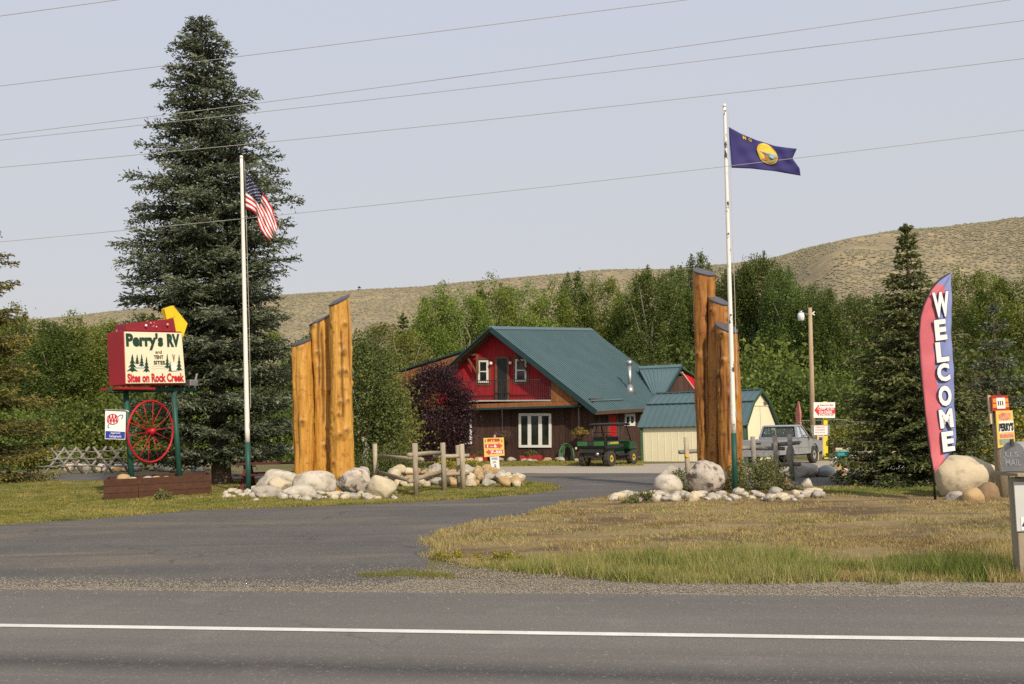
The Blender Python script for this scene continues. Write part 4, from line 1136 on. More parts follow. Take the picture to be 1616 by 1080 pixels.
# ================================================================== log pillars
def log_mat(name, c1, c2, c3, dark):
    """varnished log: long grain, stain blotches, dark knots and splits (attribute var)"""
    m, t, b, o = new_mat(name)
    v = coords(t)
    c = ramp(t, noise_tex(t, coords(t, (3, 3, .5)), 1.6, 6, .65), [(.3, c1), (.55, c2), (.75, c3)])
    gr = noise_tex(t, coords(t, (26, 26, 1.3)), 1.0, 5, .7)
    c = mixc(t, ramp(t, gr, [(.48, (0, 0, 0)), (.68, (.5, .5, .5))]), c, dark)
    c = mixc(t, ramp(t, noise_tex(t, coords(t, (6, 6, 7)), 1.0, 6, .7), [(.54, (0, 0, 0)), (.70, (.8, .8, .8))]), c, dark)
    at = nd(t, "ShaderNodeAttribute", attribute_name="var")
    c = mixc(t, at.outputs["Fac"], c, tuple(x * .45 for x in dark))
    t.links.new(c, b.inputs["Base Color"]); b.inputs["Roughness"].default_value = .5; b.inputs["Specular IOR Level"].default_value = .35
    bump(t, b, gr, .6, .02)
    return m
log_m_l = log_mat("varnished_log", (.62, .35, .075), (.53, .265, .045), (.38, .155, .026), (.20, .075, .016))
log_m_r = log_mat("weathered_varnished_log", (.50, .25, .05), (.34, .135, .026), (.18, .06, .016), (.08, .028, .011))
cap_m = M("log_cap", (.085, .075, .09), (.06, .055, .065), 3, .45, spec=.5)
def log(name, x0, x1, bx0, bx1, Y, ytl, ytr, back, mat, label, seed, group, knots=14, cracks=2):
    r = random.Random(seed)
    base_y = (674 - ((bx0 + bx1) / 2 - 808) * math.tan(ROLL)) + S(Y) * CAMH
    b = P((bx0 + bx1) / 2, base_y, Y); b.z = 0
    t = thing(name, b, label, "log pillar", group)
    tl, tr = P(x0, ytl, Y), P(x1, ytr, Y); tc = (tl + tr) / 2
    rad1 = (tr.x - tl.x) / 2; rad0 = (bx1 - bx0) / 2 / S(Y)
    slope = (tr.z - tl.z) / (tr.x - tl.x)
    kn = [(r.uniform(-2.0, 2.0), r.uniform(.05, .97), r.uniform(.03, .075), r.uniform(.05, .10)) for _ in range(knots)]
    nr, nl = 76, 150; mb = MB(); vs = []; fs = []; vv = []
    cr_ = [(r.uniform(-1.4, 1.4), r.uniform(.1, .6), r.uniform(.25, .55)) for _ in range(cracks)]
    for j in range(nl + 1):
        q = j / nl
        for k in range(nr):
            th = 2 * math.pi * k / nr
            rad = rad0 + (rad1 - rad0) * q
            cx = b.x + (tc.x - b.x) * q; cy = b.y
            zt = tc.z + slope * math.cos(th) * rad1 + back * math.sin(th) * rad1
            z = -.1 + (zt + .1) * q
            d = .05 * noise.noise(Vector((math.cos(th) * 1.3, math.sin(th) * 1.3, z * .6 + seed))) + .022 * noise.noise(Vector((math.cos(th) * 4, math.sin(th) * 4, z * 2.0 + seed)))
            dk = 0.0
            for ka, kq, kh, kw in kn:
                da = (th - (ka - math.pi / 2) + math.pi) % (2 * math.pi) - math.pi
                dd = (da * rad / kw) ** 2 + ((z - kq * tc.z) / kw) ** 2
                if dd < 9: d += kh * math.exp(-dd) - .6 * kh * math.exp(-dd * 6); dk = max(dk, .9 * math.exp(-dd * 2.2))
            for ca, c0_, cl_ in cr_:
                qq = z / tc.z
                if c0_ < qq < c0_ + cl_:
                    da = (th - (ca - math.pi / 2 + .12 * noise.noise(Vector((ca * 9, z * 1.1, 0)))) + math.pi) % (2 * math.pi) - math.pi
                    e = math.exp(-(da / .11) ** 2) * min(1, (qq - c0_) / .05, (c0_ + cl_ - qq) / .05); d -= .035 * e; dk = max(dk, .9 * e)
            vv.append(dk)
            vs.append((cx + math.cos(th) * (rad + d), cy + math.sin(th) * (rad + d), z))
    for j in range(nl):
        for k in range(nr):
            fs.append((j*nr+k, j*nr+(k+1) % nr, (j+1)*nr+(k+1) % nr, (j+1)*nr+k))
    mb.add(vs, fs); tro = obj("trunk", mb, mat, t, True)
    at_ = tro.data.attributes.new("var", 'FLOAT', 'POINT'); at_.data.foreach_set("value", vv)
    cap = MB(); top = [Vector(v) for v in vs[nl*nr:]]; cen = sum(top, Vector()) / nr
    cn = (top[0] - cen).cross(top[nr // 4] - cen).normalized()
    if cn.z < 0: cn = -cn
    cap.prism([cen + (p - cen) * 1.05 - cn * .01 for p in top], cn * .035); obj("cap", cap, cap_m, t)
    return t
log("log_pillar", 461, 490.5, 464.5, 495, 27.4, 545.5, 536.5, .30, log_m_l, "shortest and leftmost log of the left varnished trio", 31, "varnished log pillars of the gateway", 4)
log("log_pillar", 488.5, 524, 493, 526, 27.75, 513.5, 496.5, .28, log_m_l, "middle, deeply cracked log of the left varnished trio", 32, "varnished log pillars of the gateway", 16, 5)
log("log_pillar", 520.5, 552.5, 523, 560.5, 27.2, 482, 467, .38, log_m_l, "tallest, knottiest log of the left varnished trio", 33, "varnished log pillars of the gateway", 26)
log("log_pillar", 1093, 1127.5, 1101, 1128, 25.0, 427, 433.5, .42, log_m_r, "tallest and leftmost log of the right varnished trio", 34, "varnished log pillars of the gateway", 8)
log("log_pillar", 1116.5, 1148.5, 1117, 1146, 24.75, 470, 479.5, .48, log_m_r, "middle-height log of the right varnished trio", 35, "varnished log pillars of the gateway", 8)
log("log_pillar", 1130, 1163.5, 1136, 1174, 24.3, 513, 522.5, .50, log_m_r, "shortest, thickest-footed log of the right varnished trio", 36, "varnished log pillars of the gateway", 8)

# ================================================================== boulders and cobbles
def rock_geo(seed, sub=3, rough=.22, ncut=7):
    bm = bmesh.new(); bmesh.ops.create_icosphere(bm, subdivisions=sub, radius=1.0)
    o = Vector((seed * 3.17, seed * 1.31, seed * .77)); r = random.Random(seed)
    cuts = [(Vector((r.gauss(0, 1), r.gauss(0, 1), r.gauss(0, .8))).normalized(), r.uniform(.60, .90)) for _ in range(ncut)]
    for v in bm.verts:
        d = v.co.normalized(); s = 1 + rough * noise.noise(d * 1.1 + o) + rough * .45 * noise.noise(d * 2.7 + o) + rough * .14 * noise.noise(d * 7 + o)
        p = d * s
        for n_, k in cuts:
            e = p.dot(n_) - k
            if e > 0: p -= n_ * e * .86
        v.co = p
    zs = [v.co.z for v in bm.verts]; xs = [v.co.x for v in bm.verts]; ys = [v.co.y for v in bm.verts]
    cx, cy = (max(xs) + min(xs)) / 2, (max(ys) + min(ys)) / 2
    for v in bm.verts:
        v.co = Vector(((v.co.x - cx) / (max(xs) - min(xs)), (v.co.y - cy) / (max(ys) - min(ys)), (v.co.z - min(zs)) / (max(zs) - min(zs))))
    vs = [v.co.copy() for v in bm.verts]; fs = [tuple(v.index for v in f.verts) for f in bm.faces]
    bm.free(); return vs, fs
rk_white = M("white_granite", (.53, .48, .40), (.42, .375, .30), 2.2, .9, .8, 12, spots=((.27, .235, .19), 4.5, .50, .68))
rk_cream = M("cream_granite", (.56, .48, .34), (.44, .37, .25), 2, .9, .7, 12, spots=((.30, .25, .18), 4, .56, .70))
rk_grey = M("grey_granite", (.42, .38, .32), (.30, .27, .23), 2.5, .9, .6, 14, spots=((.2, .18, .16), 6, .54, .66))
rk_lichen = M("lichened_granite", (.50, .44, .37), (.40, .35, .30), 2.5, .9, .6, 14, spots=((.095, .078, .068), 5.0, .49, .60))
rk_tan = M("tan_stone", (.46, .32, .16), (.33, .225, .115), 2.2, .85, .5, 14, spots=((.2, .15, .1), 4, .58, .7))
rk_brown = M("brown_stone", (.27, .18, .10), (.18, .125, .08), 2.5, .9, .6, 14)
rk_blue = M("blue_grey_stone", (.19, .21, .235), (.27, .28, .28), 3, .85, .5, 14, spots=((.4, .4, .38), 4, .62, .72))
def boulder(l, r_, top, base, mat, label, seed, dz=0, Y=None, rough=.2, sub=4, name="boulder", deep=.8, group=None, sink=.11, ncut=None):
    mid = (l + r_) / 2
    p = G(mid, base) if Y is None else Vector((P(mid, base, Y).x, Y, 0))
    w = (r_ - l) / S(p.y); d = w * deep; h = (base - top) / S(p.y) + sink
    y = p.y + (d * .35 if Y is None else 0)
    k = y / p.y
    vs, fs = rock_geo(seed, sub, rough, ncut if ncut is not None else 3 if rough < .13 else 8)
    mb = MB(); mb.add([(p.x * k + v.x * w * k, y + v.y * d, dz + (v.z * h * k) - sink) for v in vs], fs)
    o = obj(name, mb, mat, smooth=True)
    return tag(o, label, "rock", group)
boulder(404, 473, 740, 780, rk_white, "pale white boulder right of the left flagpole", 1, Y=26.6)
boulder(421, 459, 751, 772, rk_cream, "cream rounded stone leaning on the pale boulder by left flagpole", 2, Y=25.6, dz=.16)
boulder(396, 448, 767, 786, rk_grey, "flat grey stone at the foot of the left flagpole", 3)
boulder(444, 500, 766, 786, rk_white, "low white slab in front of the left logs", 4)
boulder(464, 530, 747, 784, rk_white, "smooth white boulder before the shortest left log", 5, Y=26.2, rough=.12)
boulder(531, 590, 742, 784, rk_lichen, "grey boulder blotched with dark lichen before tallest left log", 6, Y=25.9, rough=.28)
boulder(562, 584, 741, 755, rk_grey, "small grey stone peeping over the lichened boulder", 7, Y=26.7, dz=.45)
boulder(579, 626.5, 751, 789, rk_cream, "blocky cream boulder right of the lichened one", 8, rough=.16, deep=.7)
boulder(1031, 1084, 743, 784, rk_grey, "grey-cream boulder left of the big round one at right logs", 9, Y=24.6)
boulder(1033, 1078, 754, 786, rk_white, "cream-white stone in front of the right-hand boulders", 10, Y=23.4, rough=.12)
boulder(1080, 1148, 732, 784, rk_lichen, "big round grey lichened boulder at the foot of right logs", 11, Y=23.6, rough=.16, ncut=2)
boulder(1474, 1574, 721, 786, rk_cream, "largest boulder, smooth cream, right of the feather banner", 12, rough=.13, deep=.75, ncut=1)
boulder(1519, 1553, 771, 793, rk_tan, "round tan stone before the largest boulder", 13, rough=.12, ncut=1)
boulder(1542, 1578, 762, 791, rk_brown, "round brown stone against the painted board post", 14, rough=.12, ncut=1)
boulder(1493, 1530, 776, 791, rk_grey, "flat grey-tan stone wedged under the largest boulder", 15)
boulder(1247, 1293, 744, 767, rk_grey, "tan-grey boulder right of the right rail fence", 16, Y=29.4)
boulder(1287, 1321, 747, 765, rk_blue, "blue-grey boulder beside the tan-grey one, left of slim spruce", 17, Y=29.6)
boulder(1317, 1335, 745, 764, rk_tan, "small tan boulder at the right end of the blue-grey one", 18, Y=29.9)
boulder(1341, 1363, 756, 771, rk_white, "pale grey stone under the slim spruce", 19, Y=28.2)
boulder(1226, 1251, 769, 785, rk_brown, "brown stone atop the white pile right of the flagpole", 20, Y=25.0, dz=.06)
boulder(1265, 1284, 771, 788, rk_white, "pale stone on the white pile near the dark lawn", 21, Y=24.4)
boulder(184, 206, 741, 757, rk_tan, "tan rock standing in the planter left of the sign post", 22, Y=26.7, dz=.35)

COB = []
for i in range(12):
    vs, fs = rock_geo(50 + i, 3, .34, 10)
    me = bpy.data.meshes.new("cobble"); me.from_pydata([(v.x, v.y, v.z - .12) for v in vs], [], fs)
    me.polygons.foreach_set("use_smooth", [True] * len(me.polygons)); COB.append(me)
for i, me in enumerate(COB): me.materials.append((rk_white, rk_cream, rk_grey, rk_tan)[i % 4])
def cobble(p, w, h, kind, label, group, rot=None):
    kind = kind % 4 + 4 * random.randrange(3)
    o = link_mesh("cobble", COB[kind]); o.location = p; o.scale = (w * random.uniform(.85, 1.3), w * random.uniform(.65, 1), h)
    o.rotation_euler = (random.uniform(-.15, .15), random.uniform(-.15, .15), random.uniform(0, 6.28) if rot is None else rot)
    return tag(o, label, "rock", group)
r = random.Random(77)
for i in range(58):                                     # left edging
    x = 352 + 275 * (i + r.random()) / 58; y = r.uniform(781, 791) - (4 if x < 400 else 0) + (x - 480) * -.008
    p = G(x, y); w = r.uniform(.12, .30); cobble((p.x, p.y, 0), w, w * r.uniform(.5, .85), r.choice((0, 1, 2, 4, 5, 0, 4, 3)), "pale cobble edging the foot of the left logs", "cobbles at the left logs")
for i in range(62):                                     # right edging
    x = 966 + 330 * (i + r.random()) / 62; y = r.uniform(781, 793) - max(0, (x - 1180) * .012)
    p = G(x, y); w = r.uniform(.14, .34); cobble((p.x, p.y, 0), w, w * r.uniform(.45, .8), r.choice((0, 0, 1, 4, 4, 5, 2)), "pale cobble edging the foot of the right logs", "cobbles at the right logs")
for i in range(66):                                     # heap under the arrow sign
    q = r.random(); x = 738 + 82 * q; h = (1 - abs(q - .35) * 1.25) * r.random()
    p = G(x, r.uniform(763, 771)); Y = p.y + h * 2.6; w = r.uniform(.22, .42)
    cobble((p.x * Y / p.y, Y, h * .27), w, w * r.uniform(.6, .9), r.choice((1, 2, 3, 5, 6, 7, 3, 0, 7)), "rounded stone in the heap below the orange arrow sign", "stones of the heap below the arrow sign")
for i in range(40):                                     # low wall behind the left rail fence
    x = r.uniform(612, 735); lv = r.choice((0, 0, .28)); p = G(x, r.uniform(764, 769)); w = r.uniform(.28, .55)
    cobble((p.x, p.y + lv * 1.5, lv), w, w * r.uniform(.55, .85), r.choice((1, 2, 3, 5, 6, 7, 2)), "rounded stone of the low wall behind the left rail fence", "stones behind the left rail fence")
for i in range(34):                                     # along the far drive
    x = r.uniform(96, 345); p = G(x, r.uniform(741.5, 746)); w = r.uniform(.3, .7)
    cobble((p.x, p.y, 0), w, w * r.uniform(.5, .8), r.choice((0, 1, 2, 4, 5, 3)), "pale stone of the row under the pole buck fence", "stone row beyond the far drive")
for i in range(11):
    x = r.uniform(178, 330); p = P(x, 752, r.uniform(26.3, 27.6)); w = r.uniform(.15, .4)
    cobble((p.x, p.y, .36), w, w * .6, r.choice((1, 3, 5, 7, 0)), "tan stone lying in the brown planter", "stones in the planter")
for i in range(16):
    x = r.uniform(735, 935); q = fr(-.5 - r.random() * .5).pt(x, 726); w = r.uniform(.2, .5)
    cobble((q.x, q.y, 0), w, w * r.uniform(.4, .7), r.choice((1, 2, 3, 6, 7)), "tan stone edging the bed under the house wall", "stones along the house wall")
for i in range(8):
    p = G(r.uniform(1352, 1470), r.uniform(764, 771)); w = r.uniform(.15, .4)
    cobble((p.x, p.y, 0), w, w * .55, r.choice((0, 4, 2, 5)), "pale stone under the slim spruce boughs", "stones under the slim spruce")
for i in range(8):
    p = G(r.uniform(1345, 1420), r.uniform(717, 732)); w = r.uniform(.3, .8)
    cobble((p.x, p.y, 0), w, w * .6, r.choice((1, 3, 5, 7)), "tan stone of the pile behind the slim spruce", "stone pile behind the slim spruce")

# ================================================================== the big roadside sign
sign_red = M("sign_red_paint", (.36, .012, .022), (.28, .012, .02), 1.5, .45)
head_red = M("faded_red_paint", (.27, .02, .035), (.22, .018, .03), 2, .5, spots=((.6, .42, .42), 9, .66, .7))
yel = M("arrow_yellow", (.80, .56, .02), (.72, .48, .02), 1.5, .5)
s_cream = M("sign_cream", (.80, .73, .52), (.77, .70, .50), 1, .6)
post_green = M("post_green_paint", (.02, .085, .062), (.015, .065, .05), 4, .5)
ink_green = M("ink_green", (.014, .055, .035), (.012, .045, .03), 2, .6)
ink_black = M("ink_black", (.012, .012, .012), (.016, .016, .016), 2, .6)
ink_red = M("ink_red", (.52, .02, .04), (.46, .018, .035), 2, .6)
ink_blue = M("ink_blue", (.02, .04, .30), (.018, .035, .26), 2, .6)
ink_white = M("ink_white", (.80, .79, .76), (.76, .75, .72), 2, .6)
pale_blue = M("ink_pale_blue", (.42, .58, .66), (.38, .52, .62), 2, .6)
SA = R(52)
g_u = Vector((math.cos(SA), math.sin(SA), 0)); g_n = Vector((math.sin(SA), -math.cos(SA), 0))
SGN = Plane(P(197, 565, 26.5), g_n)
base_s = G(207, 778)
sign = thing("roadside_sign", (SGN.pt(245, 700).x, SGN.pt(245, 700).y, 0), "tall red campground sign with cream panel and yellow arrow", "sign")
cab = MB(); fc = [SGN.pt(*q) for q in ((195.2, 522.6), (287.4, 524.6), (294, 606.5), (198.3, 607.5))]
cab.prism([p - g_n * .03 for p in fc], -g_n * .8); cabinet = obj("cabinet", cab, sign_red, sign, bevel=.012)
pan = MB(); pan.prism([SGN.pt(*q) for q in ((196.4, 523.6), (286.4, 525.6), (292.7, 604.4), (199.2, 605.4))], -g_n * .028)
panel = obj("panel", pan, s_cream, cabinet)
def onsign(x, y): return SGN.pt(x, y)
zx = lambda x, y: (160 + x / 9.82, 500 + y / 9.82)
def sign_text(s, x0, y0, x1, y1, mat, bold, sl=.02, sx=.07):
    # corners follow the tilt of the panel
    bl = SGN.pt(*zx(x0 + sx * 0, y1)); br = SGN.pt(*zx(x1, y1 + (x1 - x0) * sl)); tl = SGN.pt(*zx(x0 - sx * (y1 - y0), y0))
    lettering(s, bl, br, tl, mat, panel, g_n, .012, bold)
sign_text("Perry's", 385, 250, 960, 520, ink_green, .05, -.002, .05)
sign_text("RV", 1018, 265, 1215, 470, ink_green, .06, .0, .05)
sign_text("and", 835, 522, 935, 572, ink_black, .01, 0)
sign_text("TENT", 812, 598, 960, 655, ink_black, .03, 0)
sign_text("SITES", 810, 682, 985, 742, ink_black, .03, 0)
sign_text("Sites on Rock Creek", 403, 880, 1282, 1022, ink_red, .045, -.016, .05)
def pine(cx, top, w, h, tiers=4):
    mb = MB(); rr = random.Random(int(cx))
    for k in range(tiers):
        y0 = top + h * .9 * k / tiers; y1 = top + h * .9 * (k + 1.35) / tiers; ww = w * (k + 1) / tiers
        pts = [zx(cx - ww / 2, y1 - 6), zx(cx - ww * .2, y1 - ww * .12), zx(cx, y1), zx(cx + ww * .2, y1 - ww * .1), zx(cx + ww / 2, y1 - 4), zx(cx + 3, y0), zx(cx - 3, y0)]
        mb.poly([SGN.pt(*q, .010 + .0012 * k) for q in pts])
    mb.poly([SGN.pt(*q, .009) for q in (zx(cx - 6, top + h * .85), zx(cx + 6, top + h * .85), zx(cx + 6, top + h), zx(cx - 6, top + h))])
    obj("pine_emblem", mb, ink_green, panel)
for a in ((480, 580, 170, 280), (555, 585, 80, 150), (625, 580, 90, 190), (700, 620, 110, 240), (1022, 580, 90, 220), (1065, 690, 60, 160), (1205, 590, 100, 250)): pine(*a)
wv = MB()
for y, x0, x1 in ((790, 520, 690), (800, 770, 1040), (825, 400, 520), (765, 780, 1000), (815, 1230, 1290)):
    pts = [zx(x0 + (x1 - x0) * k / 10, y + 8 * math.sin(k)) for k in range(11)]
    wv.poly([SGN.pt(*q, .007) for q in pts] + [SGN.pt(q[0], q[1] + .5, .007) for q in reversed(pts)])
wv.poly([SGN.pt(*zx(*q), .0065) for q in ((520, 780), (640, 775), (690, 790), (640, 805), (560, 800))])
wv.poly([SGN.pt(*zx(*q), .0065) for q in ((400, 830), (480, 815), (570, 830), (480, 840))])
obj("creek_emblem", wv, pale_blue, panel)
tp_ = MB(); tp_.poly([SGN.pt(*zx(*q), .007) for q in ((1085, 840), (1185, 840), (1160, 760), (1128, 690), (1105, 740))]); obj("tepee_emblem", tp_, ink_white, panel)
pl_ = MB()
for a, b in (((1100, 580), (1128, 700)), ((1140, 580), (1122, 690)), ((1120, 590), (1122, 690)), ((1080, 845), (1190, 838))):
    pl_.bar(SGN.pt(*zx(*a), .010), SGN.pt(*zx(*b), .010), .012, .004, g_n)
obj("tepee_pole_emblem", pl_, trim_wood, panel)
hd = MB(); hd.prism([SGN.pt(*q, -.06) for q in ((199, 511), (273.5, 503), (277.2, 524), (199, 522.3))], -g_n * .58)
obj("header", hd, head_red, sign, bevel=.01)
sdp = None #([SGN.pt(*q, -.04) for q in ((172, 523.5), (199, 522.5), (200, 607.8), (176, 609.5))], -g_n * .6); obj("side_panel", sdp, sign_red, sign)
for bx, by in ((230.5, 514), (264.5, 512.5), (238, 510), (247, 516)):
    c_ = SGN.pt(bx, by, 0.0); rr_ = .035 if bx in (230.5, 264.5) else .018
    obj("bulb_socket", MB().ellipsoid(c_, (rr_, rr_, rr_), 10, 6), ink_white if bx != 264.5 else M("amber_bulb", (.75, .45, .15), None, 2, .4), sign, True)
aq = [(259.4, 487.5), (273.4, 482.3), (275.6, 485.0), (296.4, 510.8), (288.6, 534.2), (286.3, 523.8), (278.2, 523.8), (274.2, 502.4), (263.3, 504.4)]
obj("arrow", MB().prism([SGN.pt(*q, -.10) for q in aq], -g_n * .16), yel, sign, bevel=.01)
am_ = MB(); am_.prism([SGN.pt(*q, -.085) for q in ((259.4, 487.5), (273.4, 482.3), (277, 499), (263.3, 504.4))], -g_n * .03); obj("arrow_fold", am_, yel, sign)
# shelf, beam, posts, braces, flood lamp
obj("shelf", MB().prism([SGN.pt(188, 611, .06), SGN.pt(245, 611.6, .06), SGN.pt(245, 615, .06), SGN.pt(188, 614.4, .06)], -g_n * .95), sign_red, sign)
bm_ = MB(); bm_.bar(SGN.pt(172, 615.5, -.35), SGN.pt(308, 614.5, -.35), .12, .09); obj("beam", bm_, post_green, sign)
PM = Plane(SGN.o - g_n * .35, g_n)
for (tx, bx, by) in ((198.5, 207.5, 780), (273.5, 283.5, 776)):
    pt_, pb_ = PM.pt(tx, 616), PM.pt(bx + (by - 752) * .07, by); pb_.z = 0
    obj("post", MB().tube([pb_, pt_], .074, 14), post_green, sign, True)
br_ = MB()
for a, b in (((181, 621), (200, 640)), ((217, 619), (203, 636)), ((262, 619), (275, 633)), ((286, 619), (277, 634))): br_.tube([PM.pt(*a), PM.pt(*b)], .014, 6)
br_.tube([PM.pt(176, 620), PM.pt(305, 616.5)], .018, 6)
obj("brace", br_, post_green, sign)
cb = MB(); cb.tube([PM.pt(276, 617, .12), PM.pt(270, 640, .1), PM.pt(262, 656, .1)], .006, 5); cb.tube([PM.pt(279, 617, .12), PM.pt(272, 645, .1), PM.pt(263, 660, .1)], .006, 5)
obj("cable", cb, galv, sign)
fl = MB(); c_ = PM.pt(303, 604, .3); fl.bar(c_ - ez * .1, c_ + ez * .08, .26, .2, g_n); fl.bar(c_ + ez * .02 + g_u * .1, c_ + ez * .26 + g_u * .16, .06, .06)
obj("flood_lamp", fl, galv, sign, bevel=.02)

# wagon wheel
whc = PM.pt(238, 681, .16); Rw = 48 / S(whc.y)
wang = R(66); w_u = Vector((math.cos(wang), math.sin(wang), 0))
wheel_red = M("wheel_red_paint", (.50, .018, .022), (.38, .015, .02), 3, .45)
wheel = thing("wagon_wheel", (whc.x, whc.y, whc.z - Rw), "red spoked wagon wheel hung between the green sign posts", "wagon wheel")
rim = MB(); pts = [whc + (w_u * math.cos(a) + ez * math.sin(a)) * Rw for a in np.linspace(0, 2 * math.pi, 49)]
rim.tube(pts, .030, 6, False); obj("rim", rim, wheel_red, wheel, True)
obj("hub", MB().tube([whc - w_u.cross(ez) * .13, whc + w_u.cross(ez) * .13], [.085, .085], 14), wheel_red, wheel, True)
for k in range(14):
    a = 2 * math.pi * (k + .3) / 14; d = w_u * math.cos(a) + ez * math.sin(a); off = w_u.cross(ez) * (.05 if k % 2 else -.05)
    obj("spoke", MB().tube([whc + d * .07 + off, whc + d * (Rw - .01)], .011, 6), wheel_red, wheel, True)
obj("mount", MB().tube([whc, PM.pt(203, 660)], .015, 6), wheel_red, wheel)

# club sign hanging left of the post
AP = Plane(P(182, 670, 26.45), (.22, -1, 0)); an_ = AP.n if AP.n.y < 0 else -AP.n
club = thing("club_sign", (AP.pt(182, 693).x, AP.pt(182, 693).y, AP.pt(182, 693).z), "small white hanging sign with red oval emblem and blue band", "sign")
q4 = [AP.pt(*q) for q in ((165.6, 693), (197.6, 694), (198.6, 650), (166, 648.5))]
brd = obj("board", MB().prism(q4, -an_ * .03), ink_white, club)
obj("band", MB().prism([AP.pt(*q, ) + an_ * .004 for q in ((166.4, 692), (197.0, 693), (197.4, 681.8), (166.6, 680.3))], -an_ * .003), ink_blue, brd)
ov_ = MB(); N_ = 26
ring = [(177.8 + 8.6 * math.cos(2 * math.pi * k / N_), 661.9 + 8.0 * math.sin(2 * math.pi * k / N_)) for k in range(N_)]
for k in range(N_): ov_.bar(AP.pt(*ring[k]) + an_ * .008, AP.pt(*ring[(k + 1) % N_]) + an_ * .008, .02, .004, an_)
for cx in (172.8, 177.6, 182.4):
    ov_.bar(AP.pt(cx - 2.6, 667.5) + an_ * .008, AP.pt(cx, 655) + an_ * .008, .022, .004, an_); ov_.bar(AP.pt(cx + 2.6, 668) + an_ * .008, AP.pt(cx, 655) + an_ * .008, .03, .004, an_)
ov_.bar(AP.pt(171, 664.4) + an_ * .008, AP.pt(185, 664.6) + an_ * .008, .02, .004, an_)
obj("oval_emblem", ov_, ink_red, brd)
sw = MB()
for pts in ([(186.6, 657.5), (190, 655), (194, 655.4), (193.6, 658.5), (191.6, 661.5)], [(172, 669.5), (170.2, 672.5), (170.6, 674.8), (172.8, 675.4)]):
    for a, b in zip(pts, pts[1:]): sw.bar(AP.pt(*a) + an_ * .008, AP.pt(*b) + an_ * .008, .018, .004, an_)
obj("swoosh_emblem", sw, ink_blue, brd)
for s_, x0, y0, x1, y1 in (("Approved", 174.6, 681.6, 189.6, 685.6), ("Campground", 172.4, 686.4, 191.2, 691.4)):
    lettering(s_, AP.pt(x0, y1), AP.pt(x1, y1 + .4), AP.pt(x0, y0), ink_white, brd, an_, .007, .01)
obj("bracket", MB().tube([AP.pt(165, 646.8), AP.pt(199, 648), AP.pt(203, 650)], .014, 6), galv, club)

# planter
plank_brown = M("planter_plank", (.088, .038, .020), (.060, .026, .015), 2, .75, .4, 14, (1, 5, 5), rnd=.1)
pA, pB = G(163, 791), G(334, 780.5)
pu = (pB - pA).normalized(); pn = Vector((.335, -.942, 0)); pl_len = (pB - pA).length; ph_ = .535; pd = 1.9
planter = thing("planter_box", (pA.x, pA.y, 0), "long brown wooden planter box under the roadside sign", "planter")
for k in range(3):
    z0, z1 = ph_ * k / 3 + .003, ph_ * (k + 1) / 3 - .003
    for a, b in ((0, .31), (.312, 1)):
        d = random.uniform(0, .008)
        obj("plank", MB().prism([pA + pu * pl_len * a + ez * z0 + pn * d, pA + pu * (pl_len * b - .004) + ez * z0 + pn * d, pA + pu * (pl_len * b - .004) + ez * z1 + pn * d, pA + pu * pl_len * a + ez * z1 + pn * d], -pn * .06), plank_brown, planter, bevel=.004)
    for s_, o_ in ((0, 0), (pl_len - .06, 0)):
        q = pA + pu * s_ - pn * .065
        obj("plank", MB().prism([q + ez * z0, q + pu * .06 + ez * z0, q + pu * .06 + ez * z1, q + ez * z1], -pn * pd), plank_brown, planter, bevel=.004)
    q = pA - pn * (pd + .07)
    obj("plank", MB().prism([q + ez * z0, q + pu * pl_len + ez * z0, q + pu * pl_len + ez * z1, q + ez * z1], -pn * .06), plank_brown, planter)
soil = M("planter_soil", (.20, .15, .09), (.13, .10, .06), 5, .95, .8, 20)
q = pA - pn * .07 + pu * .07 + ez * .40
obj("soil", MB().prism([q, q + pu * (pl_len - .14), q + pu * (pl_len - .14) - pn * (pd - .02), q - pn * (pd - .02)], -ez * .2), soil, planter)

# ================================================================== flagpoles and flags
pole_white = M("flaking_white_paint", (.80, .78, .72), (.74, .72, .66), 3, .55, stretch=(1, 1, .5), spots=((.07, .06, .05), 6, .57, .61))
rope_m = M("rope", (.55, .52, .46), (.45, .42, .37), 8, .9)
def flagpole(bx, by, tx, ty, gy, r0_, r1_, label, paint=None):
    b = G(bx, by); Y = b.y; top = P(tx, ty, Y); t = thing("flagpole", b, label, "flagpole", "gateway flagpoles")
    f = (P(bx, gy, Y).z) / top.z; mid = b.lerp(top, f); rm = r0_ + (r1_ - r0_) * f
    obj("lower_tube", MB().tube([b - ez * .05, mid], [r0_, rm + .004], 16), post_green, t, True)
    um = MB(); segs = 24
    um.tube([mid.lerp(top, k / segs) for k in range(segs + 1)], [rm + (r1_ - rm) * k / segs for k in range(segs + 1)], 14); obj("upper_tube", um, paint or pole_white, t, True)
    obj("truck_cap", MB().tube([top - ez * .02, top + ez * .05], [r1_ * 1.25, r1_ * 1.0], 12), pole_white, t, True)
    side = Vector((r1_ + .05, -.02, 0))
    obj("halyard", MB().tube([top + side - ez * .1, b.lerp(top, .5) + side * 1.3, b.lerp(top, .25) + side * 1.2], .006, 5), rope_m, t)
    cl = b.lerp(top, .2) + Vector((r0_, -.03, 0)); obj("cleat", MB().bar(cl - ez * .07, cl + ez * .07, .03, .03), galv, t)
    return b, top
pole_clean = M("worn_white_paint", (.80, .77, .70), (.74, .71, .65), 3, .55, stretch=(1, 1, .5), spots=((.10, .09, .08), 5, .66, .70))
b1, t1 = flagpole(392.5, 780, 381, 249, 698, .072, .042, "white and green flagpole of the striped flag, beside the tall spruce", pole_clean)
b2, t2 = flagpole(1160.5, 780, 1143.3, 168, 684, .065, .036, "white and green flagpole of the blue flag, before the right logs")

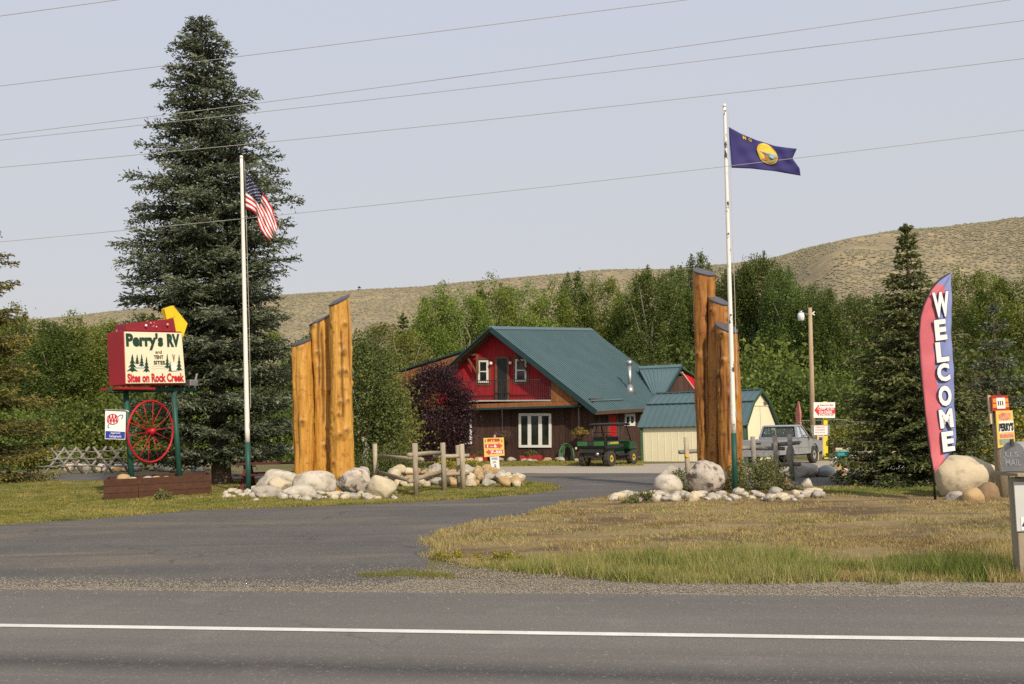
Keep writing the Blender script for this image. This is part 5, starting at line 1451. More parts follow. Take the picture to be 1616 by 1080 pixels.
def path(pts):
    P_ = [Vector(p + (0,)) if len(p) == 2 else Vector(p) for p in pts]; L = [0]
    for a, b in zip(P_, P_[1:]): L.append(L[-1] + (b - a).length)
    def f(t):
        d = t * L[-1]
        for i in range(len(P_) - 1):
            if d <= L[i + 1] or i == len(P_) - 2:
                return P_[i].lerp(P_[i + 1], (d - L[i]) / max(1e-6, L[i + 1] - L[i]))
    return f
def cloth_flag(name, top, bot, Y, nu, nv, colour, mats, label, amp, parentcat="flag", phase=0.0, notch=0.0, fine=.05):
    def fold(a, c):
        return amp * a * math.sin(a * 7.5 + c * 2.2 + phase) + .3 * a * amp + fine * min(1, a * 4) * math.sin(a * 17 - c * 7 + phase) + fine * .6 * min(1, a * 4) * math.sin(a * 9 + c * 15)
    ft, fb = path(top), path(bot); mb = MB()
    o0 = ft(0); t = thing(name, P(o0.x, o0.y, Y), label, parentcat)
    th = .006; grid = []
    for i in range(nu + 1):
        for j in range(nv + 1):
            a, c = i / nu, j / nv; q = ft(a).lerp(fb(a), c)
            q = q.copy(); q.x -= notch * max(0, 1 - abs(c - .36) / .36) * max(0, (a - .6) / .4) ** 2
            y = Y - .06 - fold(a, c)
            grid.append(P(q.x, q.y, y))
    mb.v = grid
    for i in range(nu):
        for j in range(nv):
            k = i * (nv + 1) + j; mb.f.append([k, k + 1, k + nv + 2, k + nv + 1]); mb.m.append(colour((i + .5) / nu, (j + .5) / nv))
    o = obj("cloth", mb, mats, t, True)
    so = o.modifiers.new("thick", 'SOLIDIFY'); so.thickness = .006
    def place(u_, v_, lift=.012):
        q = ft(u_).lerp(fb(u_), v_); y = Y - .06 - fold(u_, v_) - lift
        return P(q.x, q.y, y)
    return t, o, place
fl_red = M("flag_red", (.50, .02, .035), (.44, .018, .03), 3, .8); fl_white = M("flag_white", (.80, .78, .76), (.76, .74, .72), 3, .8); fl_navy = M("flag_navy", (.022, .025, .075), (.018, .02, .06), 3, .8)
tg, cl_, place = cloth_flag("striped_flag", [(387.5, 275), (398, 285), (410, 299), (421, 313), (429, 327), (435, 344), (438.5, 359)],
    [(387.5, 329), (397, 333), (404, 338), (407, 350), (412, 365), (418, 375), (426, 383)], b1.y, 40, 26,
    lambda a, c: 2 if (a < .40 and c < 7 / 13) else (0 if int(c * 13) % 2 == 0 else 1), [fl_red, fl_white, fl_navy], "red and white striped flag with starred blue canton, drooping", .16)
for row in range(9):
    st = MB()
    for cc in range(6 if row % 2 == 0 else 5):
        u_ = .40 * ((cc + .5) / 6 if row % 2 == 0 else (cc + 1) / 6); v_ = 7 / 13 * (row + .7) / 9.4
        pts = []
        for k in range(10):
            rr = .0125 if k % 2 == 0 else .005; a = -math.pi / 2 + math.pi * k / 5
            pts.append(place(u_ + rr * 1.0 * math.cos(a), v_ + rr * 1.75 * math.sin(a)))
        st.poly(pts)
    obj("star_row", st, fl_white, cl_)
fl_blue = M("flag_blue", (.040, .035, .16), (.032, .028, .13), 2, .75)
gold = M("flag_gold", (.72, .50, .06), (.65, .44, .05), 3, .7)
tg, cl_, place = cloth_flag("blue_flag", [(1150, 200.5), (1170, 211.5), (1193, 221), (1223, 230.5), (1240, 233), (1257.5, 235)], [(1154.5, 265), (1185.5, 266.3), (1220, 270), (1245, 274.5), (1263.5, 277.5)], b2.y, 36, 18, lambda a, c: 0, [fl_blue], "blue flag with round landscape seal flying from the right pole", .13, phase=1.0, notch=9, fine=.014)
def disc(u0_, v0_, ru, rv, mat, name, lift, v_lo=-1, v_hi=1, n=28):
    mb = MB(); pts = []
    for k in range(n):
        a = 2 * math.pi * k / n; y = max(v_lo, min(v_hi, math.sin(a)))
        x = math.copysign(math.sqrt(max(0, 1 - y * y)), math.cos(a)) if abs(math.sin(a)) > 0 and (math.sin(a) < v_lo or math.sin(a) > v_hi) else math.cos(a)
        pts.append(place(u0_ + ru * x, v0_ + rv * y, lift))
    mb.poly(pts); obj(name, mb, mat, cl_)
disc(.555, .40, .15, .37, gold, "seal_rim", .022)
disc(.555, .40, .137, .335, gold, "seal_sky", .028, -1, -.15)
disc(.555, .40, .137, .335, M("seal_hills", (.36, .42, .46), (.22, .22, .2), 12, .8), "seal_hills", .028, -.15, .12)
disc(.555, .40, .137, .335, M("seal_field", (.22, .26, .05), (.38, .22, .06), 14, .8), "seal_field", .028, .12, 1)
disc(.615, .44, .04, .09, M("seal_water", (.16, .38, .55), (.2, .42, .6), 5, .6), "seal_water", .034)
disc(.50, .55, .055, .10, M("seal_earth", (.45, .17, .06), (.4, .2, .08), 8, .8), "seal_earth", .034)
for ch, u_ in (("M", .215), ("O", .30)):
    vs_, fs_ = text_geo(ch, .04); mb = MB(); mb.add([place(u_ + .05 * x, .115 - .10 * y + .02, .014) for x, y in vs_], fs_); obj("lettering", mb, gold, cl_)

# ================================================================== feather banner
BP = Plane(P(1478, 600, 20.0), (.12, -1, 0)); bn = BP.n if BP.n.y < 0 else -BP.n
ban_red = M("banner_red", (.62, .17, .20), (.54, .12, .15), 1.5, .75); ban_blue = M("banner_blue", (.23, .27, .52), (.18, .22, .45), 1.2, .75)
ban_white = M("banner_white", (.80, .79, .78), (.74, .73, .74), 2, .75); ban_navy = M("banner_navy", (.03, .035, .13), (.025, .03, .11), 2, .75)
ban = thing("feather_banner", G(1476, 790), "tall red and blue feather banner with white upright lettering", "banner")
Lft = [(1500, 431.5), (1490, 437), (1480.5, 444), (1470, 457), (1463, 470), (1457, 485), (1452.7, 502), (1450.6, 525), (1451.5, 560), (1454, 595), (1457, 620), (1461, 660), (1466, 703), (1472.5, 747)]
Rgt = [(1500.5, 431.5), (1501, 445), (1501.5, 470), (1501.8, 500), (1502, 525), (1503.5, 560), (1505, 600), (1507, 640), (1508.2, 664), (1508.3, 685), (1507, 706), (1500, 716), (1488, 731), (1473, 747)]
MidX = [1500.2, 1497, 1490, 1484.5, 1481, 1478, 1475.5, 1473.5, 1472.5, 1473.5, 1475, 1478, 1485, 1473]
def inter_y(pts, y):
    for (x1, y1), (x2, y2) in zip(pts, pts[1:]):
        if y1 <= y <= y2: return x1 + (x2 - x1) * (y - y1) / max(1e-6, y2 - y1)
    return pts[-1][0]
NY, NX = 70, 14
bv = []; vcol = []
for j in range(NY + 1):
    y = 431.6 + (746.9 - 431.6) * j / NY; xl = inter_y(Lft, y); xr = max(inter_y(Rgt, y), xl + .1)
    for i in range(NX + 1):
        x = xl + (xr - xl) * i / NX
        lift = .05 * math.sin(i / NX * math.pi) + .018 * math.sin(y * .055 + i * .5) + .008 * math.sin(y * .17 + i * 1.1)
        bv.append(BP.pt(x, y) + bn * lift)
mb = MB(); mb.v = bv
mid_pts = [(x, Lft[i][1]) for i, x in enumerate(MidX)]
for j in range(NY):
    y = 431.6 + (746.9 - 431.6) * (j + .5) / NY; xl = inter_y(Lft, y); xr = max(inter_y(Rgt, y), xl + .1)
    mx = 1493 - (y - 431) * .1 if y < 470 else 1481.5 + (y - 470) * -.10 if y < 560 else 1472.5 + (y - 560) * .105
    mx += 1.2 * math.sin(y * .2) + .8 * math.sin(y * .63)
    for i in range(NX):
        k = j * (NX + 1) + i; x = xl + (xr - xl) * (i + .5) / NX
        mb.f.append([k, k + NX + 1, k + NX + 2, k + 1]); mb.m.append(0 if x < mx and y > 455 - (1493 - x) * .4 else 1)
bcl = obj("cloth", mb, [ban_red, ban_blue], ban, True); so = bcl.modifiers.new("thick", 'SOLIDIFY'); so.thickness = .004
zb = lambda x, y: (1300 + x / 2.161, 340 + y / 2.161)
for ch, x0, y0, x1, y1 in (("W", 365, 262, 424, 352), ("E", 371, 356, 414, 430), ("L", 375, 432, 421, 504), ("C", 379, 505, 425, 570), ("O", 384, 580, 431, 654), ("M", 387, 660, 436, 728), ("E", 396, 736, 440, 808)):
    bl = BP.pt(*zb(x0 + 3, y1)); br = BP.pt(*zb(x1, y1 - 6)); tl = BP.pt(*zb(x0 - 4, y0 + 4))
    om = MB(); exn = (br - bl).normalized(); eyn = (tl - bl).normalized()
    for k in range(12):                                            # dark rim: the letter shifted round a small circle, each a hair lower
        sh = (exn * math.cos(k * math.pi / 6) + eyn * math.sin(k * math.pi / 6)) * .012
        lettering(ch, bl + sh, br + sh, tl + sh, ban_navy, bcl, bn, .080 + .0007 * k, .05, mb=om)
    obj("letter_outline", om, ban_navy, bcl)
    lettering(ch, bl, br, tl, ban_white, bcl, bn, .092, .05, "letter")
pm_ = MB(); pp = [G(1476, 790), BP.pt(1473.2, 748)] + [BP.pt(x - .6, y) for x, y in reversed(Lft[:-1])]
pm_.tube(pp, [.022] * 2 + [.016] * (len(pp) - 2), 8); obj("pole", pm_, black_flat, ban, True)
obj("ground_spike", MB().tube([G(1476, 790) - ez * .05, G(1476, 790) + ez * .22], [.03, .03], 8), dark_metal, ban)

# ================================================================== rail fences
def upright(mb, p, h, r_, lean=(0, 0)):
    mb.tube([p - ez * .1, p + Vector((lean[0], lean[1], h))], [r_, r_ * .95], 12)
fence = thing("rail_fence", G(657, 784), "weathered post-and-rail fence of the left rock garden", "fence")
FP = [(593.5, 764, 30.0, 1.23), (657.5, 784, None, 1.30), (701.5, 775, None, 1.27), (725.5, 771, None, 1.18), (731.5, 773, None, 1.22)]
fps = []
for i, (px, py, Y, h) in enumerate(FP):
    p = G(px, py) if Y is None else Vector((P(px, py, Y).x, Y, 0)); fps.append(p)
    mb = MB(); upright(mb, p, h, .072, (-.03, 0)); obj("post", mb, weath_wood, fence, True)
def rail_(a, b, za, zb_2, r_=.055, e=.25):
    d = (b - a); d.z = 0; d.normalize(); off = Vector((-d.y, d.x, 0)) * .1 * (1 if Vector((-d.y, d.x, 0)).y > 0 else -1)
    mb = MB(); p, q = a - d * e + off, b + d * e + off
    mb.tube([p + ez * za, p.lerp(q, .5) + ez * ((za + zb_2) / 2 + random.uniform(-.02, .02)), q + ez * zb_2], [r_, r_ * 1.05, r_ * .9], 9); return mb
for a, b, zs in ((0, 1, ((.86, .90), (.38, .33))), (1, 2, ((1.02, 1.0), (.38, .50))), (2, 4, ((.92, .90), (.42, .42)))):
    for za, zb_2 in zs: obj("rail", rail_(fps[a], fps[b], za, zb_2), weath_wood, fence, True)
fence2 = thing("rail_fence", G(1249.5, 758), "dark weathered post-and-rail fence right of the right flagpole", "fence")
f2 = []
for px, Y, h in ((1085.5, 27.6, 1.27), (1191, 28.6, 1.23), (1226, 28.2, 1.25), (1249.5, 27.8, 1.28)):
    p = Vector((P(px, 730, Y).x, Y, 0)); f2.append(p); mb = MB(); upright(mb, p, h, .072, (-.03, 0)); o_ = obj("post", mb, weath_wood if px < 1100 else grey_wood, fence2, True)
    if px < 1100:
        c_ = p + Vector((-.02, -.08, .77)); obj("reflector", MB().tube([c_, c_ - Vector((0, .012, 0))], .055, 14), M("amber_reflector", (.75, .32, .03), (.8, .5, .05), 9, .3), o_)
for a, b, zs in ((0, 1, ((.86, .92),)), (1, 2, ((.90, .88), (.40, .42))), (2, 3, ((.99, 1.05), (.40, .46)))):
    for za, zb_2 in zs: obj("rail", rail_(f2[a], f2[b], za, zb_2, .058, .2), grey_wood, fence2, True)
# buck fence far left
bk = thing("buck_fence", G(140, 747), "grey crossed-pole buck fence beyond the far drive", "fence")
BKF = [(91, 43.2), (110, 43.6), (130, 44.0), (157, 43.6), (184, 43.0)]
tops = []
for px, Y in BKF:
    b = Vector((P(px, 740, Y).x, Y, 0)); tops.append(b)
    for s_ in (1, -1):
        mb = MB(); mb.tube([b + Vector((-.42 * s_, -.45 * s_, -.03)), b + Vector((.2 * s_, .2 * s_, 1.16))], [.06, .05], 7); obj("leg", mb, grey_wood, bk, True)
tops = [tops[0] + Vector((-.6, .3, 0))] + tops + [tops[-1] + Vector((1.2, .4, 0))]
for z, o_ in ((1.0, 0), (.68, -.16), (.36, -.34), (.5, .3)):
    for a, b in zip(tops, tops[1:]):
        q, w_ = a + Vector((o_ * .6, o_, z)), b + Vector((o_ * .6, o_, z + random.uniform(-.06, .06)))
        mb = MB(); mb.tube([q - (w_ - q) * .06, q.lerp(w_, .5) - ez * .03, w_ + (w_ - q) * .06], .035, 6); obj("rail", mb, grey_wood, bk, True)
# chain-link fence behind the pickup
dull_wire = M("dull_wire", (.22, .22, .21), (.17, .17, .165), 6, .7)
cf = thing("chain_link_fence", P(1330, 700, 52), "silver chain-link fence behind pickup and yellow post", "fence")
xs = [P(x, 700, 52).x for x in (1262, 1298, 1334, 1370, 1406)]
for x in xs: obj("post", MB().tube([(x, 52, 0), (x, 52, 1.68)], .03, 8), galv, cf)
obj("top_rail", MB().tube([(xs[0], 52, 1.66), (xs[-1], 52, 1.66)], .022, 8), dull_wire, cf)
ch = MB(); x = xs[0]
while x < xs[-1]:
    for s_ in (-1, 1):
        x2 = x + s_ * 1.6
        ch.bar((x, 52.02 + .01 * s_, .03), (x2, 52.02 + .01 * s_, 1.63), .006, .006) if xs[0] <= x2 <= xs[-1] else None
    x += .16
obj("wire_mesh", ch, dull_wire, cf)
# tiny fence on the ridge
rf = thing("ridge_fence", hill_at(1180, .752), "tiny wire fence along the skyline right of the flagpole", "fence")
for k in range(14):
    p = Vector(hill_at(1148 + k * 5.6, .752)); obj("post", MB().bar(p - ez * .3, p + ez * 1.5, .3, .3), grey_wood, rf)
# ================================================================== arrow sign under the house
orange_y = M("sign_orange_yellow", (.80, .52, .14), (.76, .48, .12), 1, .6); arrow_red = M("arrow_red", (.58, .09, .09), (.52, .08, .08), 2, .6)
AS = Plane(P(780, 706, 33.2), (0, -1, 0)); nn = Vector((0, -1, 0))
ab_ = Vector((P(782, 745, 33.35).x, 33.35, .3))
arr = thing("arrow_sign", ab_, "orange-yellow sign with two red arrows on the stone heap", "sign")
board = obj("board", MB().prism([AS.pt(*q) for q in ((764.4, 721.5), (796.2, 719.2), (795, 690.6), (763, 691.6))], Vector((0, .02, 0))), orange_y, arr)
za = lambda x, y: (740 + x / 12, 670 + y / 12)
for p6 in (((303, 378), (560, 372), (562, 350), (640, 405), (572, 462), (570, 440), (306, 448)), ((315, 525), (378, 472), (382, 490), (645, 482), (648, 548), (390, 556), (392, 580))):
    obj("arrow_mark", MB().poly([AS.pt(*za(*q)) + nn * .006 for q in p6]), arrow_red, board)
for s_, x0, y0, x1, y1, mt in (("SITES", 348, 272, 588, 325, ink_red), ("1 - 6", 345, 385, 525, 440, ink_white), ("7-50", 410, 497, 630, 552, ink_white)):
    lettering(s_, AS.pt(*za(x0, y1)), AS.pt(*za(x1, y1 - 4)), AS.pt(*za(x0 - 2, y0)), mt, board, nn, .011, .045)
for cx in (312, 622):
    mb = MB()
    for k in range(3): mb.poly([AS.pt(*za(cx - 8 - 4 * k, 300 + 14 * k)) + nn * (.007 + .001 * k), AS.pt(*za(cx + 8 + 4 * k, 300 + 14 * k)) + nn * (.007 + .001 * k), AS.pt(*za(cx, 268 + 14 * k)) + nn * (.007 + .001 * k)])
    obj("pine_mark", mb, M("pine_mark_green", (.1, .28, .06), None, 2, .6), board)
obj("post", MB().box((ab_.x, 33.3, .75), (.07, .07, 1.3)), weath_wood, arr)
spd = thing("speed_sign", AS.pt(783, 744.5), "white speed sign reading 5 below the orange arrow sign", "sign")
sb_ = obj("board", MB().prism([AS.pt(*q) + nn * .012 for q in ((775.2, 743), (788.6, 741.8), (787.4, 720.2), (773.2, 721.4))], Vector((0, .015, 0))), ink_white, spd)
lettering("SPEED", AS.pt(776, 726), AS.pt(786, 725.6), AS.pt(775.8, 722.4), ink_black, sb_, nn, .018, .0)
lettering("LIMIT", AS.pt(777.6, 731.2), AS.pt(783.6, 730.9), AS.pt(777.4, 728.2), ink_black, sb_, nn, .018, .0)
lettering("5", AS.pt(780, 739), AS.pt(783.4, 738.8), AS.pt(779.8, 733.4), ink_black, sb_, nn, .018, .02)

# ================================================================== yard light
lp = P(1284, 725, 45.0); lp.z = 0; ltop = P(1278.2, 486, 45.0)
yl = thing("yard_light", lp, "wooden pole with white yard light behind the pickup", "light pole")
pine_pole = M("pole_wood", (.42, .32, .20), (.33, .25, .155), 2, .85, .4, 12, (4, 4, .6))
obj("pole", MB().tube([lp - ez * .1, ltop], [.125, .085], 14), pine_pole, yl, True)
la = P(1264, 499, 44.6)
obj("arm", MB().tube([ltop - ez * .36, la + ez * .14 + Vector((.12, 0, 0)), la + ez * .14], .025, 7), galv, yl)
lamp = obj("lamp_shade", MB().tube([la + ez * .16, la + ez * .13, la + ez * .02, la - ez * .2, la - ez * .22], [.06, .12, .155, .14, .09], 14), M("lamp_glass", (.72, .74, .76), (.66, .68, .7), 2, .25), yl, True)
obj("lamp_head", MB().tube([la + ez * .14, la + ez * .24], [.09, .06], 12), galv, lamp, True)
for a in (-.06, .1): obj("insulator", MB().tube([ltop - ez * .28 + Vector((.08, 0, 0)), ltop - ez * .28 + Vector((.2, 0, a))], .03, 6), white_paint, yl)

# ================================================================== yellow post sign, notice stand
YP = Plane(P(1302, 650, 43.0), (.1, -1, 0)); yn = YP.n if YP.n.y < 0 else -YP.n
yb = P(1303, 722, 43.2); yb.z = 0
ys = thing("camp_sites_sign", yb, "white sign with red left-pointing arrow on a yellow post", "sign")
bright_y = M("bright_yellow_paint", (.80, .66, .02), (.74, .6, .02), 2, .5)
obj("post", MB().bar(yb, P(1301.5, 634, 43.2), .16, .16, (0, 1, 0)), bright_y, ys)
sbd = obj("board", MB().prism([YP.pt(*q) for q in ((1284, 659.6), (1317.8, 660), (1318, 635), (1284.2, 635.2))], -yn * .03), ink_white, ys)
zc = lambda x, y: (1180 + x / 7.71, 620 + y / 7.71)
obj("arrow_mark", MB().poly([YP.pt(*zc(*q)) + yn * .006 for q in ((808, 212), (866, 142), (868, 182), (1062, 182), (1062, 255), (868, 255), (864, 284))]), M("arrow_sign_red", (.62, .05, .05), (.56, .045, .045), 2, .6), sbd)
for s_, x0, y0, x1, y1, mt in (("Perry's RV", 880, 142, 1045, 164, ink_red), ("CAMP SITES", 850, 174, 1048, 208, ink_white), ("ON CREEK", 866, 218, 1028, 252, ink_white), ("FULL HOOK UPS", 876, 262, 1046, 276, ink_red)):
    lettering(s_, YP.pt(*zc(x0, y1)), YP.pt(*zc(x1, y1)), YP.pt(*zc(x0, y0)), mt, sbd, yn, .012, .03)
ns_b = P(1296, 722, 42.4); ns_b.z = 0
ns = thing("notice_stand", ns_b, "small grey-framed white notice on two pale legs by the yellow post", "notice stand")
NP = Plane(P(1296, 680, 42.4), (.1, -1, 0))
pale_wood = M("pale_wood", (.62, .52, .36), (.54, .45, .31), 3, .8)
for lx in (1290.5, 1299): q = NP.pt(lx, 722); q.z = 0; obj("leg", MB().bar(q, NP.pt(lx, 686), .07, .07, (0, 1, 0)), pale_wood, ns)
obj("crossbar", MB().bar(NP.pt(1289, 689), NP.pt(1300, 689), .06, .07), pale_wood, ns)
fr_ = obj("frame", MB().prism([NP.pt(*q) for q in ((1281, 689), (1309, 688), (1309.5, 670.5), (1281, 671))], Vector((0, .05, 0))), galv, ns)
nb_ = obj("notice", MB().prism([NP.pt(*q) + yn * .03 for q in ((1284, 686.8), (1305.6, 686.4), (1305.6, 671.8), (1284.2, 672))], Vector((0, .02, 0))), ink_white, fr_)
pk = M("faded_red_ink", (.55, .22, .24), (.5, .2, .2), 9, .7)
for y in (674.2, 678.4, 682.6):
    mb = MB(); x = 1286.5; rr = random.Random(int(y * 10))
    while x < 1302: w_ = rr.uniform(.7, 1.5); mb.bar(NP.pt(x, y + 1.2) + yn * .036, NP.pt(x + w_ * .4, y - 1.0) + yn * .036, .022, .003, yn); x += w_ + .5
    obj("faded_mark", mb, pk, nb_)

# ================================================================== patio umbrella, teal bin, bags, little flag
ub = P(1260, 722, 46); ub.z = 0
um = thing("patio_umbrella", ub, "folded faded red patio umbrella behind the pickup", "umbrella")
u_r = M("umbrella_cloth", (.50, .16, .14), (.62, .32, .28), 5, .85, stretch=(3, 3, .4))
obj("pole", MB().tube([ub, P(1260, 634, 46)], .022, 8), white_paint, um)
mb = MB(); vs = []; prof_u = [(633.5, .02), (638, .05), (646, .09), (655, .115), (663, .10), (666, .08), (668, .13), (672, .11)]
for y, r_ in prof_u:
    c_ = P(1260, y, 46)
    for k in range(16): a = 2 * math.pi * k / 16; q = r_ * (1 + .22 * (-1) ** k); vs.append(c_ + Vector((math.cos(a) * q, math.sin(a) * q, 0)))
mb.add(vs, [(j*16+k, j*16+(k+1) % 16, (j+1)*16+(k+1) % 16, (j+1)*16+k) for j in range(len(prof_u)-1) for k in range(16)]); obj("canopy", mb, u_r, um)
tb = G(1332, 727); teal_pl = M("teal_plastic", (.03, .30, .31), (.025, .25, .26), 3, .5)
tbn = thing("teal_bin", tb, "teal plastic bin on the ground right of the yellow post", "bin")
obj("body", MB().box((tb.x, tb.y + .2, .17), (.50, .4, .34)), teal_pl, tbn, bevel=.03); obj("rim", MB().box((tb.x, tb.y + .2, .355), (.56, .46, .04)), teal_pl, tbn, bevel=.01)
crt = thing("wooden_crate", (tb.x + .15, tb.y + .8, 0), "brown and tan wooden crate behind the teal bin", "crate")
for k in range(3): obj("slat", MB().box((tb.x + .15, tb.y + .5, .35 + .11 * k), (.62, .03, .09)), (trim_wood if k == 2 else pale_wood), crt)
obj("body", MB().box((tb.x + .15, tb.y + .8, .3), (.58, .5, .58)), trim_wood, crt)
for i, (px, lb) in enumerate(((1316, "white bag lying left of the teal bin"), (1337.5, "small white bag in front of the teal bin's right end"))):
    p = G(px, 727.5); vs, fs = rock_geo(90 + i, 3, .35); w_ = .3 - .12 * i
    mb = MB(); mb.add([(p.x + v.x * w_, p.y + v.y * w_ - .12 * i, v.z * w_ * .8 - .01) for v in vs], fs); tag(obj("plastic_bag", mb, ink_white, smooth=True), lb, "bag")
fb = G(1331, 752)
lf = thing("garden_flag", fb, "little striped flag on a stick left of the slim spruce", "flag")
ftop = P(1330.5, 727, fb.y); obj("stick", MB().tube([fb - ez * .03, ftop], .007, 6), weath_wood, lf)
mb = MB()
for i in range(5):
    for j in range(9):
        a, c = i / 4, j / 8; q = P(1330.8 + 8.5 * a * (1 - .3 * c), 729 + 14 * c + 3 * a, fb.y - .03 - .03 * math.sin(a * 5)); mb.v.append(q)
for i in range(4):
    for j in range(8): k = i * 9 + j; mb.f.append([k, k + 1, k + 10, k + 9]); mb.m.append(2 if (i < 2 and j < 4) else j % 2)
o_ = obj("cloth", mb, [fl_red, fl_white, fl_navy], lf); o_.modifiers.new("thick", 'SOLIDIFY').thickness = .004

# ================================================================== picnic table behind the left boulders
pt_m = M("dark_red_wood", (.105, .022, .022), (.075, .018, .018), 3, .6)
ptb = P(432, 770, 29.2); ptb.z = 0
pt = thing("picnic_table", ptb, "dark red picnic table behind the pale boulders", "picnic table")
for k in range(4): obj("plank", MB().box((ptb.x, ptb.y - .33 + .22 * k, .74), (2.0, .2, .045)), pt_m, pt, bevel=.006)
for s_ in (-1, 1):
    obj("bench", MB().box((ptb.x, ptb.y + .72 * s_, .44), (2.0, .24, .045)), pt_m, pt, bevel=.006)
    for x in (-.75, .75): obj("leg", MB().bar((ptb.x + x, ptb.y + .68 * s_, 0), (ptb.x + x, ptb.y + .18 * s_, .72), .06, .12, (1, 0, 0)), pt_m, pt)
for x in (-.75, .75): obj("crossbar", MB().bar((ptb.x + x + .06, ptb.y - .8, .40), (ptb.x + x + .06, ptb.y + .8, .40), .05, .1), pt_m, pt)

# ================================================================== hanging baskets, hose, pots
flow_leaf = foliage("basket_flower", [(.05, .075, .02), (.10, .12, .03), (.16, .05, .10), (.28, .09, .16)], .2, .6, 0)
gold_flow = foliage("golden_flower", [(.08, .10, .02), (.17, .16, .03), (.36, .26, .04), (.5, .36, .06)], .2, .6, 0)
def basket(px, py, w_, h_, mat, label, v=-.62, ceil=641):
    pl = fr(v); c_ = pl.pt(px, py)
    t = thing("hanging_basket", c_ - ez * .35, label, "hanging basket", "flower baskets hanging from the house")
    obj("pot", MB().tube([c_ - ez * .32, c_ - ez * .05], [.11, .2], 12), trim_wood, t, True)
    me = bush_mesh(int(px), w_, w_ * .8, h_, 20, 60, .06, mat); o = link_mesh("foliage", me, t, Vector((0, 0, .12)))
    obj("hanger", MB().tube([c_ - ez * .05, Vector((c_.x, c_.y, pl.pt(px, ceil).z))], .008, 5), galv, t)
basket(793, 684, .42, .36, flow_leaf, "purple-flowered hanging basket left of the big window")
basket(914, 678, .42, .30, gold_flow, "golden-flowered hanging basket at the right house corner", -.62, 644)
hose_m = M("green_hose", (.13, .26, .14), (.11, .22, .12), 4, .5)
hc = fr(-.12); t = thing("garden_hose", hc.pt(895, 727), "pale green garden hose looped on the wall beside the parked utility vehicle", "hose")
for k in range(6):
    mb = MB(); pts = []
    for i in range(15):
        a = math.pi * i / 14; w_ = 6.5 + k * 1.1
        pts.append(hc.pt(896 - w_ * math.cos(a) + random.uniform(-.3, .3), 727 - (22 + k * 1.0) * math.sin(a) ** .7, .0) - e_v * (.03 * k))
    mb.tube(pts, .022, 6); obj("loop", mb, hose_m, t, True)
pot_r = M("red_pot", (.42, .04, .03), (.34, .03, .03), 3, .6)
for i, (px, lb) in enumerate(((838, "red flower trough under the big window"), (752, "red flower trough left of the orange arrow sign"))):
    c_ = fr(-.35).pt(px, 722); c_.z = 0
    t = thing("flower_trough", c_, lb, "flower trough"); obj("trough", MB().bar(c_ - e_u * .55 + ez * .14, c_ + e_u * .55 + ez * .14, .26, .26), pot_r, t, bevel=.02)
    me = bush_mesh(700 + i, .5, .2, .22, 16, 40, .06, weed_leaf); o = link_mesh("foliage", me, t, (0, 0, .27))

# ================================================================== mailbox and painted boards at the right edge
MY = 10.3
mb_b = P(1617, 908, MY); mb_b.z = 0
galv_dull = M("dull_galvanised", (.36, .36, .35), (.26, .26, .255), 5, .55, .2, 30, metal=.35, spots=((.55, .54, .5), 16, .62, .7))
mail = thing("mailbox", mb_b, "grey metal mailbox on a board-covered post at right picture edge", "mailbox")
mp = M("mail_post_wood", (.36, .30, .215), (.25, .205, .145), 2, .85, .5, 14, (5, 5, .8))
obj("post", MB().box((mb_b.x, MY, .5), (.155, .14, 1.05)), mp, mail, bevel=.008)
MP = Plane((0, MY - .075, 0), (0, -1, 0)); mpn = Vector((0, -1, 0))
sheet_m = M("pale_post_sheet", (.56, .57, .54), (.47, .48, .46), 1.5, .6, spots=((.25, .42, .36), 2.0, .6, .7))
shp = MB(); shp.prism([Vector((mb_b.x - .093, MY - .078, z)) for z in (.49,)] + [Vector((mb_b.x + .093, MY - .078, .49)), Vector((mb_b.x + .093, MY - .078, .985)), Vector((mb_b.x - .093, MY - .078, .985))], mpn * .014)
shp_o = obj("sheet", shp, sheet_m, mail)
num = obj("number_card", MB().prism([Vector((mb_b.x - .05, MY - .094, .50)), Vector((mb_b.x + .09, MY - .094, .50)), Vector((mb_b.x + .09, MY - .094, .63)), Vector((mb_b.x - .05, MY - .094, .63))], mpn * .003), ink_white, shp_o)
lettering("4", Vector((mb_b.x - .04, MY - .1, .51)), Vector((mb_b.x + .02, MY - .1, .51)), Vector((mb_b.x - .04, MY - .1, .615)), ban_navy, num, mpn, .003, .05)
obj("shelf", MB().box((P(1624, 747, MY).x, MY + .05, P(1618, 748, MY).z), (.44, .5, .035)), mp, mail, bevel=.004)
# box: axis runs right and back; arched door faces the viewer's left
bz = P(1590, 744.5, MY).z; ang = R(-38)
ax_ = Vector((math.cos(R(22)), math.sin(R(22)), 0)); sx_ = Vector((-ax_.y, ax_.x, 0))
front = P(1597, 744, MY - .02); front.z = bz
bw = .22; bh = .30
